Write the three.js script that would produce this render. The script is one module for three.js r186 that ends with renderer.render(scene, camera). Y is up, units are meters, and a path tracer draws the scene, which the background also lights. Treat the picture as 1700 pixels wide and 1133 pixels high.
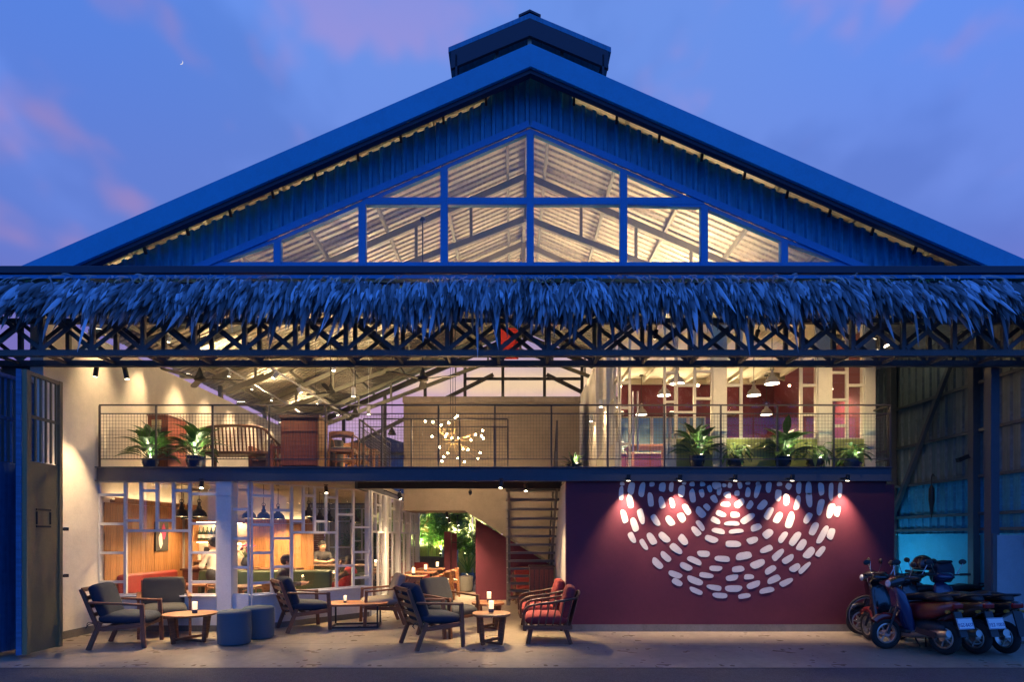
import * as THREE from 'three';
import { mergeGeometries, mergeVertices, toCreasedNormals } from 'three/addons/utils/BufferGeometryUtils.js';
import { RoundedBoxGeometry } from 'three/addons/geometries/RoundedBoxGeometry.js';
import { ImprovedNoise } from 'three/addons/math/ImprovedNoise.js';
import { RectAreaLightUniformsLib } from 'three/addons/lights/RectAreaLightUniformsLib.js';

// ---------- camera (level, with lens shift), sky, sun, exposure ----------
const scene = new THREE.Scene();
const renderer = new THREE.WebGLRenderer({ antialias: true });
renderer.setSize(1024, 683);
renderer.toneMapping = THREE.LinearToneMapping;
renderer.toneMappingExposure = 1.0;
renderer.shadowMap.enabled = true;
RectAreaLightUniformsLib.init();
const EYE = 1.6, FOCAL = 980;
const camera = new THREE.PerspectiveCamera(2 * Math.atan(566.5 / FOCAL) * 180 / Math.PI, 1700 / 1133, 0.1, 1500);
camera.position.set(0, EYE, 0);
camera.lookAt(0, EYE, -10);
camera.setViewOffset(1700, 1133, 0, -326.5, 1700, 1133);
camera.updateProjectionMatrix();

const noise = new ImprovedNoise();
const fbm = (x, y, z, o = 4) => { let s = 0, a = 0.5, f = 1; for (let i = 0; i < o; i++) { s += a * noise.noise(x * f, y * f, z * f + i * 7.3); a *= 0.5; f *= 2.03; } return s; };
const lerp = (a, b, t) => a + (b - a) * t, clamp = (v, a = 0, b = 1) => Math.min(b, Math.max(a, v));
const smooth = (a, b, v) => { const t = clamp((v - a) / (b - a)); return t * t * (3 - 2 * t); };
function rng(seed) { let s = seed >>> 0; return () => { s = (s + 0x6D2B79F5) | 0; let t = Math.imul(s ^ (s >>> 15), 1 | s); t = (t + Math.imul(t ^ (t >>> 7), 61 | t)) ^ t; return ((t ^ (t >>> 14)) >>> 0) / 4294967296; }; }

{ // dusk sky: deep blue overhead, afterglow low ahead, thin pink cirrus
  const W = 1024, HH = 512, data = new Float32Array(W * HH * 4);
  const mix3 = (a, b, t) => [lerp(a[0], b[0], t), lerp(a[1], b[1], t), lerp(a[2], b[2], t)];
  for (let j = 0; j < HH; j++) for (let i = 0; i < W; i++) {
    const el = ((j + 0.5) / HH - 0.5) * Math.PI, az = ((i + 0.5) / W - 0.5) * 2 * Math.PI;
    const dx = Math.cos(el) * Math.cos(az), dy = Math.sin(el), dz = Math.cos(el) * Math.sin(az);
    const ahead = clamp(-dz / Math.max(1e-4, Math.hypot(dx, dz)) * 0.5 + 0.5), e = Math.max(0, el) * 180 / Math.PI;
    const west = smooth(0.45, 1, ahead);
    const side = 1 - smooth(0.9, 1, ahead);
    let c = mix3([0.055, 0.27, 1.08], [0.05, 0.24, 0.98], smooth(20, 80, e));
    c = mix3(c, [0.15, 0.29, 0.80], west * (1 - smooth(44, 70, e)) * (1 - 0.25 * side));
    c = mix3(c, [0.18, 0.25, 0.70], west * Math.exp(-Math.pow((e - 25) / 9, 2)) * 0.7);
    const low = 1 - smooth(13, 25, e);
    c = mix3(c, [0.27, 0.17, 0.48], low * smooth(0.5, 0.95, ahead) * 0.85);
    const ember = smooth(0.90, 0.995, ahead);
    c = mix3(c, [0.62, 0.42, 0.62], (1 - smooth(16, 25, e)) * ember * 0.85);
    c = mix3(c, [1.0, 0.70, 0.40], Math.exp(-Math.pow((e - 15.4 - 1.2 * Math.sin(az * 9)) / 2.1, 2)) * ember);
    c = mix3(c, [0.60, 0.36, 0.58], Math.exp(-Math.pow((e - 12.1) / 1.6, 2)) * ember * 0.8);
    const k = 1 / Math.max(0.12, dy + 0.12);
    const n1 = fbm(dx * 3.4 + 3, dy * 4.2 + dx * 1.6, dz * 1.2, 5), n2 = fbm(dx * 9 + dy * 5, dy * 13 - dx * 6, 5.2, 4);
    const cl = smooth(-0.04, 0.30, n1 + 0.7 * n2) * smooth(2, 12, e);
    const pinkAmt = smooth(0.4, 0.9, ahead) * (1 - smooth(30, 52, e));
    c = mix3(c, mix3([0.16, 0.28, 0.80], [0.46, 0.30, 0.62], pinkAmt), cl * 0.7);
    const cd = smooth(0.05, 0.4, -n1 + 0.35 * n2 + 0.35 * smooth(0.12, 0.6, -dx)) * smooth(2, 12, e);
    c = mix3(c, [c[0] * 0.62, c[1] * 0.7, c[2] * 0.78], cd * 0.6);
    if (el < 0) c = mix3(c, [0.02, 0.03, 0.06], smooth(0, 0.05, -el));
    const o = (j * W + i) * 4; data[o] = c[0]; data[o + 1] = c[1]; data[o + 2] = c[2]; data[o + 3] = 1;
  }
  const t = new THREE.DataTexture(data, W, HH, THREE.RGBAFormat, THREE.FloatType);
  t.mapping = THREE.EquirectangularReflectionMapping; t.magFilter = t.minFilter = THREE.LinearFilter; t.needsUpdate = true;
  scene.background = t; scene.environment = t;
}
const sun = new THREE.DirectionalLight(new THREE.Color(1, 0.72, 0.5), 0.05);   // the sun is down behind the building
sun.position.set(4, 6, -60); sun.target.position.set(0, 0, -12); sun.shadow.radius = 24; sun.castShadow = true;
Object.assign(sun.shadow.camera, { left: -15, right: 15, top: 15, bottom: -15, near: 1, far: 120 });
scene.add(sun, sun.target);

// ---------- helpers ----------
const X = (px, d) => (px - 850) * d / FOCAL, Y = (py, d) => EYE + (893 - py) * d / FOCAL;   // survey of the place: picture measure at a known distance -> metres
const V = (x, y, z) => new THREE.Vector3(x, y, z);
const taken = new Map();
function numbered(n) { const k = taken.get(n) ?? 0; taken.set(n, k + 1); return k ? n + '_' + String(k).padStart(3, '0') : n; }
function T(name, label, category, pos = [0, 0, 0], turn = 0, group) {
  const o = new THREE.Group(); o.name = numbered(name); o.position.set(...pos); o.rotation.y = turn; o.userData = { label, category };
  if (group) o.userData.group = group; scene.add(o); return o;
}
function P(parent, name, geo, mat, pos, rot) {
  const m = new THREE.Mesh(geo, mat); m.name = name;
  if (pos) m.position.set(...pos); if (rot) m.rotation.set(...rot);
  parent.add(m); return m;
}
function S(name, geo, mat, pos, rot) { const m = P(scene, numbered(name), geo, mat, pos, rot); m.userData = { kind: 'structure' }; return m; }
function copyOf(root, pos, turn, label, group) {
  const r = root.clone(); r.name = numbered(root.name.replace(/_\d{3}$/, '')); r.position.set(...pos); r.rotation.y = turn;
  r.userData = { ...root.userData, label }; if (group) r.userData.group = group; scene.add(r); return r;
}
function metricUV(g) {   // uv in metres from the dominant axis of each normal
  const p = g.attributes.position, n = g.attributes.normal, uv = new Float32Array(p.count * 2);
  for (let i = 0; i < p.count; i++) {
    const ax = Math.abs(n.getX(i)), ay = Math.abs(n.getY(i)), az = Math.abs(n.getZ(i));
    const x = p.getX(i), y = p.getY(i), z = p.getZ(i);
    const [u, v] = ay >= ax && ay >= az ? [x, z] : ax >= az ? [z, y] : [x, y];
    uv[i * 2] = u; uv[i * 2 + 1] = v;
  }
  g.setAttribute('uv', new THREE.BufferAttribute(uv, 2)); return g;
}
const cache = new Map();
const memo = (k, f) => { if (!cache.has(k)) cache.set(k, f()); return cache.get(k); };
const r3 = (v) => Math.round(v * 1000) / 1000;
const box = (w, h, d) => memo(`b${r3(w)},${r3(h)},${r3(d)}`, () => metricUV(new THREE.BoxGeometry(w, h, d)));
const rbox = (w, h, d, r = 0.012, s = 2) => memo(`r${r3(w)},${r3(h)},${r3(d)},${r},${s}`, () => metricUV(new RoundedBoxGeometry(w, h, d, s, r)));
const cyl = (r1, r2, h, s = 16) => memo(`c${r1},${r2},${h},${s}`, () => new THREE.CylinderGeometry(r1, r2, h, s));
const lathe = (pts, s = 28) => new THREE.LatheGeometry(pts.map(([a, b]) => new THREE.Vector2(a, b)), s);
function tube(pts, r, seg = 16, rs = 6) { return new THREE.TubeGeometry(new THREE.CatmullRomCurve3(pts.map((p) => V(...p))), seg, r, rs); }
// a bar of square section between two points; w across, h tall
function bar(parent, name, a, b, w, h, mat, geoFn = box) {
  const A = V(...a), B = V(...b), L = A.distanceTo(B), m = P(parent, name, geoFn(w, h, r3(L)), mat);
  m.position.copy(A).lerp(B, 0.5);
  m.quaternion.setFromRotationMatrix(new THREE.Matrix4().lookAt(B, A, Math.abs(B.y - A.y) > 0.999 * L ? V(0, 0, 1) : V(0, 1, 0)));
  return m;
}
function rod(parent, name, a, b, r, mat, s = 8) {
  const A = V(...a), B = V(...b), L = A.distanceTo(B), m = P(parent, name, cyl(r, r, r3(L), s), mat);
  m.position.copy(A).lerp(B, 0.5); m.quaternion.setFromUnitVectors(V(0, 1, 0), B.clone().sub(A).normalize()); return m;
}
// merged bars for wire meshes
function wires(list, r) {
  const gs = list.map(([a, b]) => { const A = V(...a), B = V(...b), g = new THREE.BoxGeometry(r, r, A.distanceTo(B)); const o = new THREE.Object3D(); o.position.copy(A).lerp(B, 0.5); o.lookAt(B); o.updateMatrix(); return g.applyMatrix4(o.matrix); });
  return mergeGeometries(gs);
}
function extrude(pts, depth, holes = [], bevel = 0) {
  const s = new THREE.Shape(pts.map(([a, b]) => new THREE.Vector2(a, b)));
  for (const h of holes) s.holes.push(new THREE.Path(h.map(([a, b]) => new THREE.Vector2(a, b))));
  return metricUV(new THREE.ExtrudeGeometry(s, bevel ? { depth, bevelEnabled: true, bevelSize: bevel, bevelThickness: bevel, bevelSegments: 2, curveSegments: 16 } : { depth, bevelEnabled: false, curveSegments: 16 }));
}
function lamp(parent, kind, at, towards, intensity, color, o = {}) {
  const L = kind === 'spot' ? new THREE.SpotLight(color, intensity, 0, o.angle ?? 0.6, o.penumbra ?? 0.6, 2) : new THREE.PointLight(color, intensity, 0, 2);
  L.position.set(...at); L.name = o.name ?? 'lamp_light'; L.castShadow = true; L.shadow.radius = o.radius ?? 1; parent.add(L);
  if (kind === 'spot') { L.target.position.set(...towards); parent.add(L.target); }
  return L;
}

// ---------- materials ----------
function pnoise(nx, ny, seed) { // tileable value noise
  const r = rng(seed), g = Float32Array.from({ length: nx * ny }, r);
  return (u, v) => { const x = ((u % 1) + 1) % 1 * nx, y = ((v % 1) + 1) % 1 * ny, i = Math.floor(x), j = Math.floor(y), a = x - i, b = y - j, f = a * a * (3 - 2 * a), h = b * b * (3 - 2 * b), q = (m, n) => g[(n % ny) * nx + (m % nx)]; return lerp(lerp(q(i, j), q(i + 1, j), f), lerp(q(i, j + 1), q(i + 1, j + 1), f), h); };
}
function tex(size, metres, fn, srgb = true, aniso) {
  const d = new Uint8Array(size * size * 4);
  for (let j = 0; j < size; j++) for (let i = 0; i < size; i++) { const c = fn(i / size, j / size); const o = (j * size + i) * 4; for (let k = 0; k < 3; k++) d[o + k] = clamp(Array.isArray(c) ? c[k] : c) * 255; d[o + 3] = 255; }
  const t = new THREE.DataTexture(d, size, size); t.wrapS = t.wrapT = THREE.RepeatWrapping; t.magFilter = THREE.LinearFilter; t.minFilter = THREE.LinearMipmapLinearFilter; t.generateMipmaps = true;
  t.repeat.set(1 / metres, 1 / (aniso ?? metres)); if (srgb) t.colorSpace = THREE.SRGBColorSpace; t.needsUpdate = true; return t;
}
const toS = (v) => v <= 0.0031308 ? 12.92 * v : 1.055 * Math.pow(v, 1 / 2.4) - 0.055;
const lin = (r, g, b) => new THREE.Color().setRGB(r, g, b);
const nA = pnoise(8, 8, 1), nB = pnoise(32, 32, 2), nC = pnoise(128, 128, 3), nD = pnoise(256, 256, 4), nG = pnoise(4, 96, 5), nG2 = pnoise(6, 200, 6), nV = pnoise(96, 4, 7);
const mottle = (u, v, a, b, c, d) => 1 + a * (nA(u, v) - 0.5) + b * (nB(u, v) - 0.5) + c * (nC(u, v) - 0.5) + d * (nD(u, v) - 0.5);
const tMottle = tex(512, 2.6, (u, v) => toS(clamp(0.86 * mottle(u, v, 0.10, 0.07, 0.07, 0.08))));
const tConc = tex(1024, 3.4, (u, v) => { const m = 0.70 * mottle(u, v, 0.26, 0.20, 0.14, 0.14); return [toS(clamp(m * 1.03)), toS(clamp(m)), toS(clamp(m * 0.95))]; });
const tConcSoft = tex(512, 2.9, (u, v) => toS(clamp(0.82 * mottle(u, v, 0.22, 0.10, 0.08, 0.08))));
const tFine = tex(512, 0.5, (u, v) => 0.5 + 0.5 * (0.5 * nC(u, v) + 0.5 * nD(u, v) - 0.3), false);
const tRough = tex(512, 2.2, (u, v) => clamp(0.78 + 0.22 * (nA(u, v) - 0.5) + 0.2 * (nB(u, v) - 0.5)), false);
const tAsph = tex(512, 1.2, (u, v) => { const s = nD(u, v) > 0.74 ? 2.4 : 1; const m = 0.5 * mottle(u, v, 0.3, 0.3, 0.5, 0.7) * s; return toS(clamp(m)); });
const tAsphB = tex(512, 1.2, (u, v) => clamp(0.25 + 0.55 * nD(u, v) + 0.25 * nC(u, v)), false);
const grain = (u, v) => 0.62 + 0.5 * (nG(u, v) - 0.5) + 0.35 * (nG2(u, v) - 0.5) + 0.1 * (nC(u, v) - 0.5);
const tWood = tex(512, 0.55, (u, v) => { const g = grain(u, v); return [toS(clamp(g * 1.05)), toS(clamp(g * 0.95)), toS(clamp(g * 0.85))]; });
const tWoodV = tex(512, 0.55, (u, v) => { const g = grain(v, u); return [toS(clamp(g * 1.05)), toS(clamp(g * 0.95)), toS(clamp(g * 0.85))]; });
const tWeave = tex(256, 0.06, (u, v) => 0.5 + 0.25 * Math.sin(u * Math.PI * 40) * Math.sin(v * Math.PI * 40) + 0.3 * (nC(u, v) - 0.5), false);
const tStreak = tex(512, 1.6, (u, v) => toS(clamp(0.78 * (1 + 0.35 * (nV(u, v) - 0.5) + 0.25 * (nB(u, v) - 0.5) + 0.12 * (nD(u, v) - 0.5)))));
const M = (c, o = {}) => new THREE.MeshStandardMaterial({ color: lin(...c), roughness: 0.7, metalness: 0, ...o });
const MP = (c, o = {}) => new THREE.MeshPhysicalMaterial({ color: lin(...c), roughness: 0.7, metalness: 0, ...o });
const mat = {
  asphalt: M([0.16, 0.16, 0.165], { map: tAsph, bumpMap: tAsphB, bumpScale: 0.02, roughness: 0.5 }),
  apron: M([0.27, 0.22, 0.155], { map: tConc, bumpMap: tFine, bumpScale: 0.003, roughness: 0.75 }),
  floor: M([0.42, 0.36, 0.29], { map: tConc, roughnessMap: tRough, roughness: 0.42, bumpMap: tFine, bumpScale: 0.0006 }),
  plaster: M([0.86, 0.79, 0.68], { map: tMottle, bumpMap: tFine, bumpScale: 0.0015, roughness: 0.85 }),
  white: M([0.78, 0.77, 0.75], { map: tMottle, roughness: 0.6 }),
  concrete: M([0.25, 0.20, 0.15], { map: tConcSoft, bumpMap: tFine, bumpScale: 0.002, roughness: 0.85 }),
  skirting: M([0.24, 0.23, 0.21], { map: tConc, roughness: 0.8 }),
  cream: M([0.72, 0.66, 0.52], { map: tMottle, roughness: 0.75 }),
  roofIn: M([0.66, 0.59, 0.47], { map: tStreak, roughness: 0.5 }),
  bluePaint: M([0.012, 0.31, 0.56], { map: tStreak, roughness: 0.42 }),
  blueFrame: M([0.012, 0.27, 0.62], { map: tMottle, roughness: 0.45 }),
  trim: M([0.012, 0.40, 0.70], { map: tMottle, roughness: 0.4 }),
  darkTrim: M([0.02, 0.03, 0.06], { roughness: 0.55 }),
  truss: M([0.12, 0.12, 0.125], { map: tMottle, roughness: 0.55 }),
  roofSteel: M([0.30, 0.28, 0.22], { map: tMottle, roughness: 0.6 }),
  beam: M([0.075, 0.085, 0.11], { map: tMottle, roughness: 0.5 }),
  black: M([0.018, 0.018, 0.02], { roughness: 0.45 }),
  rail: M([0.05, 0.045, 0.045], { roughness: 0.5 }),
  stair: M([0.17, 0.15, 0.13], { map: tMottle, roughness: 0.55 }),
  maroon: M([0.135, 0.019, 0.040], { map: tMottle, bumpMap: tFine, bumpScale: 0.002, roughness: 0.72 }),
  dab: M([0.72, 0.70, 0.66], { map: tMottle, roughness: 0.75 }),
  teak: M([0.42, 0.19, 0.09], { map: tWood, roughness: 0.45 }),
  walnut: M([0.16, 0.075, 0.045], { map: tWood, roughness: 0.45 }),
  redwood: M([0.30, 0.09, 0.045], { map: tWoodV, roughness: 0.45 }),
  panel: [0, 1, 2].map((k) => M([0.62 - 0.05 * k, 0.34 - 0.035 * k, 0.14 - 0.02 * k], { map: tWoodV, roughness: 0.5 })),
  charcoal: M([0.040, 0.042, 0.045], { bumpMap: tWeave, bumpScale: 0.002, roughness: 0.95 }),
  navy: M([0.024, 0.034, 0.055], { bumpMap: tWeave, bumpScale: 0.002, roughness: 0.95 }),
  taupe: M([0.26, 0.225, 0.18], { bumpMap: tWeave, bumpScale: 0.002, roughness: 0.95 }),
  redCloth: M([0.27, 0.036, 0.038], { bumpMap: tWeave, bumpScale: 0.002, roughness: 0.95 }),
  redLeather: M([0.27, 0.035, 0.03], { roughness: 0.4, map: tMottle }),
  greenLeather: M([0.035, 0.055, 0.025], { roughness: 0.35 }),
  pouf: M([0.07, 0.11, 0.145], { bumpMap: tWeave, bumpScale: 0.002, roughness: 0.92 }),
  poufGrey: M([0.15, 0.14, 0.125], { bumpMap: tWeave, bumpScale: 0.002, roughness: 0.92 }),
  leaf: [[0.05, 0.15, 0.025], [0.08, 0.20, 0.03], [0.035, 0.11, 0.022]].map((c) => MP(c, { roughness: 0.42, transmission: 0.3, thickness: 0, side: THREE.DoubleSide })),
  bamboo: [[0.10, 0.22, 0.03], [0.15, 0.26, 0.04], [0.06, 0.15, 0.03], [0.30, 0.19, 0.05]].map((c) => MP(c, { roughness: 0.6, transmission: 0.35, thickness: 0, side: THREE.DoubleSide })),
  potBlue: MP([0.012, 0.035, 0.11], { roughness: 0.15, clearcoat: 0.8, clearcoatRoughness: 0.1 }),
  potDark: MP([0.02, 0.025, 0.04], { roughness: 0.2, clearcoat: 0.6, clearcoatRoughness: 0.15 }),
  soil: M([0.04, 0.025, 0.015], { roughness: 1 }),
  glass: MP([1, 1, 1], { transmission: 1, thickness: 0, roughness: 0.0, ior: 1.5 }),
  glassBottle: MP([0.03, 0.06, 0.02], { roughness: 0.08, clearcoat: 1 }),
  chrome: M([0.7, 0.7, 0.7], { metalness: 1, roughness: 0.2 }),
  steelBrushed: M([0.55, 0.53, 0.5], { metalness: 1, roughness: 0.35 }),
  rubber: M([0.02, 0.02, 0.02], { roughness: 0.85 }),
  corr: M([0.22, 0.25, 0.24], { map: tStreak, roughness: 0.55 }),
  corrTealLit: M([0.06, 0.34, 0.50], { map: tStreak, roughness: 0.6 }),  // teal alley light painted into the lower sheets
  plasterTealLit: M([0.12, 0.62, 0.74], { map: tMottle, roughness: 0.8 }),  // plaster colour carries the same painted teal light
  paper: M([0.62, 0.52, 0.34], { roughness: 0.9 }),
  bulb: new THREE.MeshStandardMaterial({ color: lin(1, 0.9, 0.7), emissive: lin(1, 0.72, 0.36), emissiveIntensity: 14 }),
  bulbWhite: new THREE.MeshStandardMaterial({ color: lin(1, 0.95, 0.85), emissive: lin(1, 0.87, 0.66), emissiveIntensity: 9 }),
  added_glow: new THREE.MeshStandardMaterial({ color: lin(1, 0.9, 0.7), emissive: lin(1, 0.72, 0.36), emissiveIntensity: 3 }),
  spotGlow: new THREE.MeshStandardMaterial({ color: lin(1, 0.95, 0.85), emissive: lin(1, 0.84, 0.58), emissiveIntensity: 12 }),
};
const WARM = lin(1, 0.66, 0.33), WARM2 = lin(1, 0.70, 0.38), LIME = lin(0.95, 1, 0.55);
const DABS = [[162, 112, 24, 18, 0], [208, 130, 60, 36, 80], [312, 110, 26, 24, 0], [365, 125, 50, 32, 85], [475, 105, 22, 14, 0], [515, 110, 28, 22, 0], [568, 110, 28, 22, 0], [640, 119, 46, 38, 0], [797, 106, 26, 14, 0], [848, 109, 24, 18, 0], [957, 111, 26, 22, 0], [1003, 119, 34, 28, 60],
  [157, 178, 68, 24, 88], [202, 218, 76, 30, -80], [262, 158, 72, 32, 80], [305, 213, 76, 28, -85], [362, 227, 60, 32, -75], [410, 138, 48, 24, 85], [413, 228, 54, 26, -75], [462, 170, 64, 32, 85], [517, 193, 70, 30, -80], [564, 180, 44, 24, -75], [604, 157, 38, 22, -70], [652, 170, 38, 24, 80], [678, 140, 22, 18, 0], [706, 125, 28, 22, 70], [693, 188, 36, 32, 0], [757, 132, 32, 24, -80], [742, 180, 28, 26, 0], [797, 175, 50, 26, 80], [845, 167, 72, 28, 75], [902, 137, 52, 30, 85], [627, 209, 42, 30, -60], [590, 250, 40, 26, -45], [683, 235, 46, 26, 0], [754, 231, 56, 36, 35], [807, 239, 46, 28, 55], [870, 240, 60, 34, 50], [950, 190, 62, 30, 82], [991, 212, 60, 30, 85], [1047, 228, 76, 28, 80], [1054, 130, 58, 28, 88], [1104, 135, 64, 32, 88], [1167, 135, 70, 28, -85], [1107, 213, 72, 32, -87], [1217, 160, 96, 22, 88], [1263, 160, 76, 22, 88], [1163, 250, 80, 34, 78], [1214, 268, 74, 38, 75], [1250, 272, 56, 28, 75],
  [172, 297, 74, 28, -75], [258, 297, 84, 30, -75], [224, 340, 70, 36, -70], [330, 316, 64, 32, -60], [404, 320, 58, 34, -55], [462, 303, 54, 34, -60], [488, 262, 64, 30, -60], [558, 276, 62, 38, -45], [557, 343, 58, 28, -55], [660, 284, 52, 28, -25], [732, 289, 50, 28, 0], [634, 318, 54, 26, -28], [716, 333, 74, 24, 0], [795, 308, 84, 32, 35], [903, 281, 72, 32, 60], [949, 304, 64, 34, 60], [1010, 316, 86, 38, 70], [1100, 305, 58, 34, 60], [1130, 361, 74, 34, 65], [1174, 391, 106, 30, 62], [1217, 385, 62, 34, 70],
  [212, 404, 58, 30, -65], [271, 439, 62, 26, -60], [311, 411, 70, 34, -60], [374, 403, 66, 36, -45], [470, 416, 62, 36, -48], [535, 372, 60, 30, -50], [613, 412, 68, 32, -20], [648, 371, 64, 28, -12], [738, 372, 72, 24, 5], [839, 353, 60, 32, 20], [898, 385, 58, 38, 40], [974, 402, 62, 32, 55], [1035, 411, 86, 34, 55], [1068, 442, 66, 36, 58], [722, 437, 82, 32, 0], [820, 418, 58, 32, 20], [434, 461, 70, 36, -42], [1107, 481, 68, 40, 52], [1164, 475, 66, 28, 52],
  [382, 501, 64, 32, -40], [340, 535, 68, 34, -42], [527, 521, 74, 32, -25], [573, 486, 64, 32, 0], [669, 512, 74, 32, -3], [777, 497, 86, 36, 10], [891, 463, 64, 32, 25], [949, 491, 72, 34, 42], [1000, 513, 66, 32, 30], [1035, 557, 58, 34, 35], [1083, 558, 76, 26, 42], [484, 551, 66, 32, -28], [634, 560, 64, 28, -4], [747, 564, 66, 30, 8], [847, 537, 76, 38, 25], [910, 568, 60, 34, 32],
  [430, 591, 72, 30, -22], [439, 630, 54, 32, -32], [530, 622, 84, 34, -20], [586, 595, 70, 28, -10], [717, 607, 64, 30, 8], [802, 603, 48, 28, 0], [826, 643, 72, 32, 18], [928, 616, 74, 32, 25], [991, 630, 74, 28, 28], [627, 657, 74, 28, -8], [724, 662, 86, 34, -2], [535, 674, 70, 26, -22], [657, 697, 74, 28, -2], [778, 700, 66, 24, 10], [893, 671, 72, 30, 12]].map(([x, y, l, w, a]) => [x, y, l, w, a * Math.PI / 180]);

// ---------- ground ----------
function sheet(x0, x1, d0, d1, seg = 1) { const g = new THREE.PlaneGeometry(x1 - x0, d1 - d0, seg, seg); g.rotateX(-Math.PI / 2); g.translate((x0 + x1) / 2, 0, -(d0 + d1) / 2); return metricUV(g); }
S('ground', sheet(-300, 300, -150, 500), M([0.09, 0.09, 0.08], { map: tMottle, roughness: 0.95 }), [0, -0.012, 0]);
S('road', sheet(-60, 60, -12, 7.25), mat.asphalt, [0, -0.006, 0]);
S('apron', sheet(-14, 14, 7.25, 8.9), mat.floor, [0, 0.0, 0]);
S('floor', sheet(-7.06, 7.9, 8.9, 20), mat.floor, [0, 0.002, 0]);

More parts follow.
